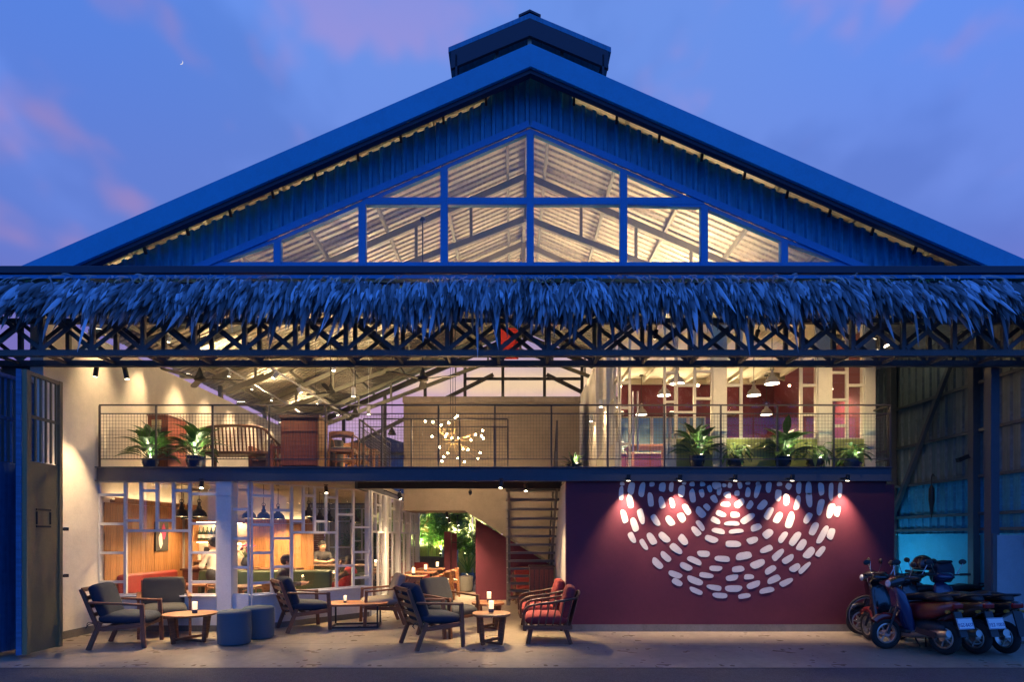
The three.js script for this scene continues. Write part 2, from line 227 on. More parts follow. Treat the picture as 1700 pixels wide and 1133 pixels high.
// ---------- warehouse roof and gable ----------
const RX = 0.27, K = 0.437, EAVE = 7.75;
const roofY = (x) => 8.70 - K * Math.abs(x - RX);
const SL = Math.atan(K), D0 = 8.62, D1 = 20.2;
const warehouse = T('warehouse', 'large gabled metal warehouse with blue cladding and glazed gable above the thatch', 'building');
const trap = (period, h, n) => { const p = []; for (let i = 0; i < n; i++) for (const [a, b] of [[0, 0], [0.55, 0], [0.65, 1], [0.9, 1], [1, 0]]) p.push([(i + a) * period, b * h]); return p.filter((q, i) => !i || Math.abs(q[0] - p[i - 1][0]) > 1e-6); };
const ribbon = (prof, t) => [...prof, ...prof.slice().reverse().map(([a, b]) => [a, b + t])];
{
  const L = EAVE / Math.cos(SL), W = (D1 - D0) / 12;
  const sheetGeo = extrude(ribbon(trap(W / 6, 0.035, 6), 0.004), L); // profile runs along local x, sheet runs along local z
  for (const s of [-1, 1]) for (let k = 0; k < 12; k++) {
    const m = P(warehouse, 'roof_sheet', sheetGeo, mat.roofIn);
    const basis = new THREE.Matrix4();   // x -> world -z, z -> down the slope, y -> up normal
    const zx = V(s * Math.cos(SL), -Math.sin(SL), 0), yy = V(s * Math.sin(SL), Math.cos(SL), 0), xx = yy.clone().cross(zx);
    basis.makeBasis(xx, yy, zx);
    const start = xx.z < 0 ? -(D0 + k * W) : -(D0 + (k + 1) * W);
    basis.setPosition(RX, 8.70, start); m.applyMatrix4(basis);
  }
  // fascia boards and their dark lower lip
  for (const s of [-1, 1]) {
    const e = RX + s * EAVE, a = [[RX, 8.76], [e, 8.76 - K * EAVE], [e, 8.44 - K * EAVE], [RX, 8.44]];
    P(warehouse, 'fascia_board', extrude(a, 0.04, [], 0.006), mat.trim, [0, 0, -8.6]);
    const b = [[RX, 8.433], [e, 8.433 - K * EAVE], [e, 8.37 - K * EAVE], [RX, 8.37]];
    P(warehouse, 'drip_lip', extrude(b, 0.10), mat.darkTrim, [0, 0, -8.70]);
  }
  // corrugated cladding sheets of the gable: band between the eave gap and the window head
  const topY = (x) => 8.60 - K * Math.abs(x - RX) - (Math.abs(x - RX) > 0.66 ? 0.095 : 0), botY = (x) => Math.max(7.84 - 0.433 * Math.abs(x - 0.276), 5.05);
  const sw = 0.85, per = sw / 5;
  for (let k = -10; k < 10; k++) {
    const x0 = RX + k * sw, prof = trap(per, -0.042, 5), fx = (p) => x0 + p[0];
    if (8.55 - K * Math.min(Math.abs(x0 - RX), Math.abs(x0 + sw - RX)) < 5.2) continue;
    const pos = [], idx = [];
    prof.forEach((p, i) => { const x = fx(p), t = Math.max(topY(x), 5.06), b = Math.min(botY(x), t); for (const dz of [0, -0.004]) { pos.push(x, b, -8.98 - p[1] + dz, x, t, -8.98 - p[1] + dz); } });
    for (let i = 0; i < prof.length - 1; i++) { const a = i * 4, c = a + 4; idx.push(a, c, a + 1, a + 1, c, c + 1, a + 2, a + 3, c + 2, a + 3, c + 3, c + 2, a, a + 2, c, a + 2, c + 2, c, a + 1, c + 1, a + 3, a + 3, c + 1, c + 3); }
    let g = new THREE.BufferGeometry(); g.setAttribute('position', new THREE.Float32BufferAttribute(pos, 3)); g.setIndex(idx); g = g.toNonIndexed(); g.computeVertexNormals();
    P(warehouse, 'cladding_sheet', metricUV(g), mat.bluePaint);
  }
  for (const s of [-1, 1]) bar(warehouse, 'head_flashing', [0.276 + s * 0.02, 7.86, -8.925], [0.276 + s * 5.1, 7.86 - 0.433 * 5.08, -8.925], 0.02, 0.10, mat.blueFrame);
  // brackets in the lit gap under the fascia
  for (const s of [-1, 1]) for (let k = 0; k < 10; k++) { const x = RX + s * (0.66 + k * 0.64), y = roofY(x); if (y > 5.5) bar(warehouse, 'gap_bracket', [x, y - 0.06, -8.74], [x, y - 0.30, -8.90], 0.035, 0.035, mat.black); }
  // gable window: frames with panes, each cell one frame
  const g = T('gable_window', 'triangular blue framed window of many panes in the gable', 'window', [0, 0, 0]);
  const d = 9.0, xs = [335, 463, 603, 738, 880, 1034, 1167, 1299, 1425].map((p) => X(p, d)), yb = 5.72, yt = 6.70, head = (x) => 7.80 - 0.433 * Math.abs(x - 0.276);
  const barw = 0.055;
  const cell = (poly) => {
    const cx = poly.reduce((s, p) => s + p[0], 0) / poly.length, cy = poly.reduce((s, p) => s + p[1], 0) / poly.length;
    // inset polygon
    const n = poly.length, ins = [];
    for (let i = 0; i < n; i++) {
      const a = poly[(i + n - 1) % n], b = poly[i], c = poly[(i + 1) % n];
      const n1 = [-(b[1] - a[1]), b[0] - a[0]], n2 = [-(c[1] - b[1]), c[0] - b[0]], l1 = Math.hypot(...n1), l2 = Math.hypot(...n2);
      n1[0] /= l1; n1[1] /= l1; n2[0] /= l2; n2[1] /= l2;
      const k = barw / (1 + n1[0] * n2[0] + n1[1] * n2[1]);
      ins.push([b[0] + (n1[0] + n2[0]) * k, b[1] + (n1[1] + n2[1]) * k]);
    }
    const f = P(g, 'window_frame', extrude(poly, 0.08, [ins.slice().reverse()]), mat.blueFrame, [0, 0, -d - 0.02]);
    P(f, 'pane', extrude(ins, 0.006), mat.glass, [0, 0, 0.035]);
  };
  for (let i = 0; i < 8; i++) {
    const a = xs[i], b = xs[i + 1], ha = head(a), hb = head(b);
    if (Math.min(ha, hb) < yt + 0.02) {
      if (Math.max(ha, hb) > yt + 0.2) { // cell partly above the transom
        const xt = ha < hb ? a + (b - a) * (yt - ha) / (hb - ha) : a + (b - a) * (ha - yt) / (ha - hb);
        cell([[a, yb], [b, yb], [b, Math.min(hb, yt)], ...(ha < hb ? [[a, Math.min(ha, yt)]] : [[a, Math.min(ha, yt)]])].filter(Boolean));
        cell(ha < hb ? [[xt, yt], [b, yt], [b, hb]] : [[a, yt], [xt, yt], [a, ha]]);
      } else { const tri = []; if (ha > yb + 0.06) tri.push([a, yb], [b, yb], [b, hb], [a, ha]); cell(tri.length && hb > yb + 0.06 ? tri : ha < hb ? [[a, yb], [b, yb], [b, hb]] : [[a, yb], [b, yb], [a, ha]]); }
    } else { cell([[a, yb], [b, yb], [b, yt], [a, yt]]); cell([[a, yt], [b, yt], [b, hb], [a, ha]]); }
  }
  // deeper mullions in front of the joints
  for (const x of xs.slice(1, -1)) bar(g, 'mullion', [x, 5.72, -8.951], [x, head(x) - 0.05, -8.951], 0.10, 0.05, mat.blueFrame);
  bar(g, 'sill_rail', [xs[0], 5.665, -8.97], [xs[8], 5.665, -8.97], 0.10, 0.10, mat.blueFrame);
  bar(g, 'transom_rail', [X(603, d), yt, -8.957], [X(1167, d), yt, -8.957], 0.044, 0.10, mat.blueFrame);
  // ridge ventilator
  const v = T('ridge_ventilator', 'small raised dark blue roof vent astride the ridge', 'roof vent');
  for (const s of [-1, 1]) {
    const p = [[RX, 9.52], [RX + s * 1.2, 9.52 - 0.42 * 1.2], [RX + s * 1.2, 9.26 - 0.42 * 1.2], [RX, 9.26]];
    P(v, 'vent_fascia', extrude(p, 0.05), mat.darkTrim, [0, 0, -9.05]);
    const q = [[RX, 9.60], [RX + s * 1.24, 9.60 - 0.42 * 1.24], [RX + s * 1.24, 9.525 - 0.42 * 1.24], [RX, 9.525]];
    P(v, 'vent_roof', extrude(q, 10), mat.bluePaint, [0, 0, -19]);
    P(v, 'vent_side', box(0.03, 0.5, 10), mat.darkTrim, [RX + s * 1.12, 8.72, -14]);
    for (const d2 of [9.12, 12, 15, 18]) bar(v, 'vent_post', [RX + s * 0.5, 8.5, -d2], [RX + s * 0.5, 9.3, -d2], 0.05, 0.05, mat.truss);
  }
  P(v, 'ridge_cap', extrude([[RX - 0.17, 9.58], [RX, 9.66], [RX + 0.17, 9.58], [RX + 0.15, 9.555], [RX, 9.63], [RX - 0.15, 9.555]], 10.1), mat.darkTrim, [0, 0, -19.1]);
  bar(v, 'king_post', [RX, 8.6, -9.1], [RX, 9.5, -9.1], 0.06, 0.06, mat.cream);
}
// purlins and scissor trusses under the roof
{
  const t = T('roof_frame', 'pale steel roof trusses and purlins under the warehouse roof', 'roof frame');
  for (const s of [-1, 1]) for (let k = 0; k < 7; k++) { const x = RX + s * (0.35 + k * 1.15); bar(t, 'purlin', [x, roofY(x) - 0.075, -8.8], [x, roofY(x) - 0.075, -20.1], 0.05, 0.085, mat.roofSteel); }
  for (const d of [11.3, 13.9, 16.5, 19.2]) for (const s of [-1, 1]) {
    const e = RX + s * 7.3, e2 = RX + s * 7.0;
    bar(t, 'rafter', [RX, roofY(RX) - 0.19, -d], [e, roofY(e) - 0.19, -d], 0.07, 0.12, mat.roofSteel);
    bar(t, 'lower_chord', [RX, roofY(RX) - 1.0, -d], [e2, roofY(e2) - 0.62, -d], 0.07, 0.11, mat.roofSteel);
    for (let k = 1; k < 7; k++) { const x = RX + s * k * 1.05, lo = lerp(roofY(RX) - 1.0, roofY(e2) - 0.62, k * 1.05 / 7); bar(t, 'strut', [x, lo + 0.05, -d], [x, roofY(x) - 0.25, -d], 0.055, 0.055, mat.roofSteel); }
    bar(t, 'knee_brace', [RX + s * 7.1, 5.02, -d], [RX + s * 6.1, roofY(RX + s * 6.1) - 0.6, -d], 0.06, 0.06, mat.roofSteel);
  }
  bar(t, 'ridge_beam', [RX, roofY(RX) - 0.1, -9.06], [RX, roofY(RX) - 0.1, -20.1], 0.06, 0.14, mat.roofSteel);
  for (const d of [11.3, 13.9, 16.5, 19.2]) bar(t, 'king_strut', [RX, roofY(RX) - 1.05, -d + 0.05], [RX, roofY(RX) - 0.2, -d + 0.05], 0.09, 0.06, mat.roofSteel);
}
// open rear gable with mullions
{
  const r = T('rear_window_wall', 'dark mullioned glass wall at the back, sunset sky behind it', 'window wall');
  const d = 20.0, m = mat.truss, st = M([0.10, 0.09, 0.09], { roughness: 0.6 });
  const xs = [-7.0, -5.7, -4.3, -2.94, -1.59, -0.31, 1.1, 2.37, 3.7, 5.1, 6.5, 7.5];
  xs.forEach((x) => bar(r, 'mullion', [x, 2.7, -d], [x, roofY(x) - 0.22, -d], 0.10, 0.10, st));
  for (const [a, b, y] of [[-1.59, 2.37, 6.98], [-1.59, 2.37, 7.75], [-7, -1.59, 4.45], [-7, -1.59, 3.72], [-7, 7.5, 2.75]]) bar(r, 'transom', [a, y, -d + 0.002], [b, y, -d + 0.002], 0.09, 0.08, st);
  for (const s of [-1, 1]) {
    bar(r, 'rafter', [RX, roofY(RX) - 0.2, -d - 0.02], [RX + s * 7.6, roofY(RX + s * 7.6) - 0.2, -d - 0.02], 0.12, 0.16, st);
    bar(r, 'lower_chord', [RX + s * 0.9, roofY(RX + s * 0.9) - 1.2, -d + 0.06], [RX + s * 7.2, 3.95, -d + 0.06], 0.08, 0.12, st);
  }
  for (let i = 0; i < xs.length - 1; i++) { const a = xs[i] + 0.05, b = xs[i + 1] - 0.05; P(r, 'pane', extrude([[a, 2.8], [b, 2.8], [b, roofY(b) - 0.24], ...(a < RX && b > RX ? [[RX, roofY(RX) - 0.24]] : []), [a, roofY(a) - 0.24]], 0.006), mat.glass, [0, 0, -d - 0.05]); }
}
// ---------- thatch canopy: gutter beam, box truss, thatch ----------
{
  const c = T('thatch_canopy', 'long shaggy thatch canopy on a lattice steel truss across the whole front', 'canopy');
  P(c, 'gutter_beam', rbox(19, 0.10, 0.12, 0.01), mat.darkTrim, [0, 5.22, -8.02]);
  P(c, 'gutter_flashing', box(19, 0.05, 0.02), mat.blueFrame, [0, 5.135, -8.0]);
  P(c, 'canopy_roof', box(19, 0.03, 0.95), mat.bluePaint, [0, 5.20, -8.56], [-0.06, 0, 0]);
  const p = 0.72, yb = 4.22, yt = 4.86;
  [8.40, 8.90].forEach((d, f) => {
    const off = f ? 0.36 : 0;
    bar(c, 'bottom_chord', [-9.4, yb, -d], [9.4, yb, -d], 0.08, 0.085, mat.truss);
    bar(c, 'top_chord', [-9.4, yt, -d], [9.4, yt, -d], 0.08, 0.07, mat.truss);
    for (let k = -13; k <= 13; k++) {
      const x = k * p - 0.20;
      bar(c, 'lattice_post', [x, yb + 0.043, -d], [x, yt - 0.036, -d], 0.06, 0.05, mat.truss);
      if (k < 13) { const up = (k + 40) % 2 === 0;
        bar(c, 'lattice_diagonal', [x + 0.03, yb + 0.06, -d + 0.032], [x + p - 0.03, yt - 0.05, -d + 0.032], 0.012, 0.062, mat.truss);
        bar(c, 'lattice_diagonal', [x + 0.03, yt - 0.05, -d - 0.032], [x + p - 0.03, yb + 0.06, -d - 0.032], 0.012, 0.062, mat.truss); }
    }
  });
  for (let k = -13; k <= 13; k += 1) bar(c, 'cross_tie', [k * p - 0.2, yb - 0.0, -8.45], [k * p - 0.2, yb - 0.0, -8.85], 0.04, 0.04, mat.truss);
  for (const y of [5.09, 5.0, 4.86]) bar(c, 'batten', [-9.4, y, -8.12 - (5.09 - y)], [9.4, y, -8.12 - (5.09 - y)], 0.03, 0.03, mat.darkTrim);
  // palm-leaf thatch: blades fan outward from the middle
  const r = rng(77), blade = (L, w, bend, sgn) => {
    const pos = [], idx = [], n = 5;
    for (let i = 0; i <= n; i++) { const t = i / n, ww = w * (0.55 + 1.7 * t) * Math.pow(1 - t, 0.85) + 0.0012, y = -L * t * (1 - 0.10 * bend * t), z = bend * L * 0.34 * Math.sin(t * 1.7) ; pos.push(-ww / 2, y, z, 0, y, z + ww * 0.34, ww / 2, y, z); if (i) { const a = (i - 1) * 3, b = i * 3; idx.push(a, b, a + 1, a + 1, b, b + 1, a + 1, b + 1, a + 2, a + 2, b + 1, b + 2); } }
    const g = new THREE.BufferGeometry(); g.setAttribute('position', new THREE.Float32BufferAttribute(pos, 3)); g.setIndex(idx); g.computeVertexNormals(); return g;
  };
  const tm = new THREE.MeshStandardMaterial({ color: 0xffffff, roughness: 0.5, side: THREE.DoubleSide });
  const geos = [blade(0.42, 0.058, 0.5, 1), blade(0.36, 0.046, 0.9, 1), blade(0.50, 0.064, 0.25, 1), blade(0.32, 0.04, 1.1, 1)];
  const q = new THREE.Quaternion(), e = new THREE.Euler(), mtx = new THREE.Matrix4(), col = new THREE.Color();
  geos.forEach((g, gi) => {
    const N = 1500, im = new THREE.InstancedMesh(g, tm, N); im.name = 'thatch'; im.userData = { kind: 'stuff' };
    for (let i = 0; i < N; i++) {
      const x = lerp(-8.6, 8.6, r()), row = Math.floor(r() * 4);
      const wav = 0.05 * noise.noise(x * 0.9, 3.1, 0) + 0.05 * noise.noise(x * 3.3, 1.2, 4);
      const y = 5.05 - row * 0.06 + wav + (r() - 0.5) * 0.05, z = -7.98 + row * 0.015 - (row === 3 ? 0.16 : 0) + (r() - 0.5) * 0.05;
      const clump = noise.noise(x * 2.4, gi * 0.3, 9.0);
      const lean = clamp(x / 7.4, -1, 1) * 0.62 + 0.42 * clump + (r() - 0.5) * 0.32;
      e.set((r() - 0.35) * 0.35, (r() - 0.5) * 1.5, lean); q.setFromEuler(e);
      const sc = 0.6 + 0.38 * r() + (r() < 0.07 ? 0.7 * r() + 0.2 : 0);
      mtx.compose(V(x, y, z), q, V(0.8 + 0.7 * r(), sc, 1)); im.setMatrixAt(i, mtx);
      const v = Math.max(0.08, 0.14 + 0.95 * Math.pow(r(), 2.0) + 0.16 * clump); col.setRGB(0.46 * v, 0.66 * v, 0.86 * v); im.setColorAt(i, col);
    }
    c.add(im);
  });
  { const N = 260, im = new THREE.InstancedMesh(geos[3], tm, N); im.name = 'loose_thatch'; im.userData = { kind: 'stuff' };
    for (let i = 0; i < N; i++) { const x = lerp(-8.6, 8.6, r()); e.set(-0.3 + r() * 0.4, (r() - 0.5) * 2, (r() - 0.5) * 1.4 + 0.5 * clamp(x / 8, -1, 1)); q.setFromEuler(e); mtx.compose(V(x, 5.10 + 0.03 * r(), -7.94), q, V(0.8, 0.3 + 0.45 * r(), 1)); im.setMatrixAt(i, mtx); const v = 0.4 + 0.5 * r(); col.setRGB(0.45 * v, 0.53 * v, 0.6 * v); im.setColorAt(i, col); }
    c.add(im); }
}
// ---------- left side wall, folding gate ----------
{
  const w = T('side_wall', 'tall cream plaster side wall washed by spotlights', 'wall');
  P(w, 'wall_face', box(0.2, 5.0, 11.2), mat.plaster, [-7.16, 2.5, -14.5]);
  P(w, 'skirting', box(0.03, 0.12, 1.2), mat.skirting, [-7.043, 0.062, -9.5]);
  for (let k = 0; k < 5; k++) { const d = 9.4 + k * 2.6; bar(w, 'eave_post', [-7.2, 5.0, -d], [-7.2, 5.35, -d], 0.09, 0.09, mat.roofSteel); }
  const front = T('gate_pier', 'blue steel corner pier at the left edge behind the folded gate', 'pier'); P(front, 'pier', box(0.3, 5.1, 0.3), mat.truss, [-7.9, 2.55, -8.75]); P(front, 'side_panel', box(0.6, 4.2, 0.04), mat.truss, [-7.45, 2.1, -8.98]);
  const leaf = (name, label, A, B, inner) => {   // A, B: [x, d] of the two stiles
    const g = T(name, label, 'gate', [A[0], 0, -A[1]], Math.atan2(B[1] - A[1], B[0] - A[0])), L = Math.hypot(B[0] - A[0], B[1] - A[1]), top = 3.82, mid = 2.62;
    for (const x of [0.03, L - 0.03]) bar(g, 'stile', [x, 0.05, 0], [x, top, 0], 0.06, 0.06, inner);
    bar(g, 'top_rail', [0.06, top - 0.03, 0], [L - 0.06, top - 0.03, 0], 0.05, 0.05, inner);
    bar(g, 'middle_rail', [0.06, mid + 0.6, 0], [L - 0.06, mid + 0.6, 0], 0.03, 0.04, inner);
    P(g, 'lower_panel', box(L - 0.122, mid - 0.06, 0.02), inner, [L / 2, (mid - 0.06) / 2 + 0.06, 0]);
    for (let k = 1; k < 7; k++) bar(g, 'bar', [L * k / 7, mid + 0.01, 0], [L * k / 7, top - 0.056, 0], 0.022, 0.022, inner);
    return g;
  };
  const inner = M([0.26, 0.21, 0.10], { map: tMottle, roughness: 0.5 }), outer = M([0.05, 0.17, 0.36], { map: tStreak, roughness: 0.5 });
  const g1 = leaf('folding_gate_leaf', 'olive grey gate leaf with a latch window, beside the cream wall', [-6.42, 7.78], [-6.44, 8.43], inner);
  for (const y of [1.05, 1.72]) { P(g1, 'hinge', rbox(0.10, 0.035, 0.05, 0.01), mat.black, [0.70, y, 0.01]); P(g1, 'hinge_knuckle', cyl(0.032, 0.032, 0.045, 14), mat.black, [0.745, y, 0.01]); }
  const hatch = [[0.18, 1.98, 0.26, 0.012], [0.18, 1.75, 0.26, 0.012]].map(([x, y, w2]) => P(g1, 'hatch_edge', box(w2, 0.025, 0.012), mat.black, [x + w2 / 2, y, 0.016]));
  for (const x of [0.19, 0.435]) P(g1, 'hatch_edge', box(0.018, 0.17, 0.012), mat.black, [x, 1.865, 0.016]);
  leaf('folding_gate_leaf', 'blue gate leaf folded against the olive leaf', [-6.48, 7.76], [-6.78, 8.36], outer);
  leaf('folding_gate_leaf', 'outermost blue gate leaf at the left picture edge', [-6.86, 7.72], [-6.84, 8.36], outer);
  leaf('folding_gate_leaf', 'blue gate leaf behind the outermost one', [-6.90, 7.76], [-7.3, 8.36], outer);
}
// ---------- mezzanine ----------
const DECK = 2.80, FD = 10.0;
{
  const m = T('mezzanine_deck', 'dark steel edged mezzanine deck across the hall', 'mezzanine');
  P(m, 'front_beam', box(13.45, 0.24, 0.10), mat.beam, [(-7.03 + 6.42) / 2, DECK - 0.12, -FD - 0.05]);
  for (const y of [DECK - 0.012, DECK - 0.238]) P(m, 'beam_flange', box(13.45, 0.016, 0.05), mat.beam, [(-7.03 + 6.42) / 2, y - 0.0, -FD + 0.024]);
  P(m, 'deck_slab', box(8.9, 0.10, 1.08), mat.cream, [-2.6, DECK - 0.06, -FD - 0.64]);
  P(m, 'deck_slab', box(4.1, 0.10, 7.0), mat.cream, [-5.0, DECK - 0.06, -14.69]);
  P(m, 'deck_slab', box(4.58, 0.10, 6.4), mat.cream, [4.14, DECK - 0.06, -13.3]);
  P(m, 'rear_beam', box(3.86, 0.16, 0.08), mat.black, [-0.99, DECK - 0.19, -11.22]);
  bar(m, 'edge_beam', [-2.94, DECK - 0.19, -11.2], [-2.94, DECK - 0.19, -18.2], 0.08, 0.16, mat.beam);
  for (let k = 0; k < 9; k++) bar(m, 'joist', [-6.9, DECK - 0.15, -10.5 - k * 0.85], [-3.0, DECK - 0.15, -10.5 - k * 0.85], 0.06, 0.07, mat.cream);
}
function railing(label, A, B, y, n, meshH = 0.84, last = true) {  // A, B = [x, d]
  const L = Math.hypot(B[0] - A[0], B[1] - A[1]), g = T('railing', label, 'railing', [A[0], y, -A[1]], Math.atan2(B[1] - A[1], B[0] - A[0]), 'mezzanine railings'), h = 1.04;
  for (let k = 0; k <= n; k++) if (k < n || last) bar(g, 'post', [L * k / n, 0, 0], [L * k / n, h, 0], 0.026, 0.026, mat.rail);
  P(g, 'handrail', box(L, 0.022, 0.036), mat.rail, [L / 2, h + 0.011, 0]);
  P(g, 'mesh_rail', box(L, 0.016, 0.012), mat.rail, [L / 2, 0.90, 0.024]);
  P(g, 'mesh_rail', box(L, 0.016, 0.012), mat.rail, [L / 2, 0.13, 0.024]);
  const list = []; for (let x = 0.03; x < L; x += 0.052) list.push([[x, 0.13, 0.024], [x, 0.90, 0.024]]); for (let k = 1; k < 13; k++) list.push([[0, 0.13 + k * 0.0592, 0.028], [L, 0.13 + k * 0.0592, 0.028]]);
  const w = P(g, 'wire_mesh', wires(list, 0.0035), mat.rail); w.userData = { kind: 'stuff' };
  return g;
}
railing('wire mesh railing along the front edge of the mezzanine', [-7.0, 10.03], [6.42, 10.03], DECK, 14);
railing('short railing return at the right end of the mezzanine', [6.42, 10.08], [6.42, 10.55], DECK, 1, 0.84);
railing('mesh railing receding along the left edge of the void', [-2.9, 11.25], [-2.9, 14.0], DECK, 3);
railing('mesh railing behind the chandelier along the walkway', [-2.82, 11.2], [-0.08, 11.2], DECK, 3);
// maroon mural block
{
  const w = T('mural_wall', 'maroon wall with a fan of white painted dabs under five spotlights', 'wall');
  P(w, 'wall_face', box(5.43, 2.46, 0.14), mat.maroon, [3.635, 0.10 + 1.23, -FD - 0.10]);
  P(w, 'base_strip', box(5.43, 0.12, 0.15), mat.skirting, [3.635, 0.062, -FD - 0.10]);
  P(w, 'end_panel', box(0.14, 2.50, 0.3), mat.maroon, [6.421, 1.25, -FD - 0.18]);
  P(w, 'side_face', box(0.14, 2.56, 3.6), mat.plaster, [0.99, 1.28, -12.0]);
  P(w, 'far_face', box(0.14, 2.56, 4.0), mat.maroon, [6.42, 1.28, -12.34]);
  P(w, 'back_face', box(5.3, 2.5, 0.1), mat.plaster, [3.7, 1.25, -15.0]);
  const d = 10.0, sc = 3.038, z = -FD - 0.028;
  // [x, y, length, width, angle from the horizontal] of each dab, as measured on the wall
  const dabs = DABS, rr = rng(5);
  for (const [cx, cy, L, Wd, a] of dabs) {
    const px = 980 + cx / sc, py = 760 + cy / sc, l = L / sc * d / FOCAL, wd = Wd / sc * d / FOCAL, pts = [], n = 18, ph = rr() * 6.28, sk = (rr() - 0.5) * 0.3;
    for (let i = 0; i < n; i++) { const t = i / n * 2 * Math.PI, c = Math.cos(t), s = Math.sin(t), e = 0.62, rad = 1 + 0.06 * Math.sin(2 * t + ph) + 0.05 * Math.sin(3 * t + 2 * ph); pts.push([Math.sign(c) * Math.pow(Math.abs(c), e) * l / 2 * rad, Math.sign(s) * Math.pow(Math.abs(s), 0.8) * wd / 2 * rad * (1 + sk * c)]); }
    P(w, 'paint_dab', extrude(pts, 0.003), mat.dab, [X(px, d), Math.min(Y(py, d), 2.545 - (Math.abs(Math.sin(a)) * l + Math.abs(Math.cos(a)) * wd) / 2), z], [0, 0, a]);
  }
}
// concrete stair volume behind the void
{
  const c = T('concrete_stair_volume', 'beige concrete stair volume behind the chandelier', 'stair volume');
  P(c, 'concrete_body', extrude([[-2.57, 2.24], [-1.14, 2.24], [1.6, 0.58], [1.6, 4.8], [-2.57, 4.8]], 1.3), mat.concrete, [0, 0, -15.3]);
  P(c, 'parapet_cap', box(4.21, 0.14, 1.34), M([0.30, 0.255, 0.21], { map: tConc, roughness: 0.8 }), [-0.485, 4.872, -14.65]);
  P(c, 'understair_wall', extrude([[-0.93, 0.004], [1.55, 0.004], [1.55, 0.55], [-0.93, 2.08]], 0.1), mat.maroon, [0, 0, -15.2]);
  const p = T('maroon_pillar', 'maroon pillar with a steel handle beside the garden', 'pillar'); P(p, 'pillar', box(0.2, 1.78, 0.25), mat.maroon, [-1.98, 0.89, -18.2]); P(p, 'door_leaf', box(0.16, 1.72, 0.05), mat.maroon, [-1.79, 0.87, -18.3]); P(p, 'handle_rail', box(0.22, 0.03, 0.05), mat.black, [-1.75, 1.45, -18.25]);
}
// open steel stair, rising towards the street
{
  const s = T('steel_stair', 'open riser steel stair with slim treads beside the maroon wall', 'stair');
  const top = [11.26, 2.70], bot = [14.0, 0.0], xl = -0.06, xr = 0.86, n = 14;
  bar(s, 'post', [xl - 0.03, 0.003, -13.9], [xl - 0.03, 2.62, -13.9], 0.09, 0.09, mat.stair);
  bar(s, 'stringer', [xl, top[1], -top[0]], [xl, bot[1] + 0.1, -bot[0]], 0.05, 0.20, mat.stair);
  bar(s, 'stringer', [xr, top[1], -top[0]], [xr, bot[1] + 0.1, -bot[0]], 0.05, 0.20, mat.stair);
  for (let k = 1; k <= n; k++) { const t = k / (n + 1); P(s, 'tread', box(xr - xl + 0.12, 0.045, 0.24), mat.stair, [(xl + xr) / 2, lerp(top[1], 0.02, t), -lerp(top[0], bot[0], t)]); }
  for (const x of [xr]) { bar(s, 'stair_handrail', [x, 3.84, -11.3], [x, 1.0, -14.0], 0.03, 0.04, mat.rail); bar(s, 'rail_post', [x, 2.75, -11.3], [x, 3.84, -11.3], 0.035, 0.035, mat.rail); for (let k = 1; k < 6; k++) { const t = k / 6; bar(s, 'rail_post', [x, lerp(2.75, 0.1, t), -lerp(11.3, 14, t)], [x, lerp(3.84, 1.0, t), -lerp(11.3, 14, t)], 0.018, 0.018, mat.rail); } }
}

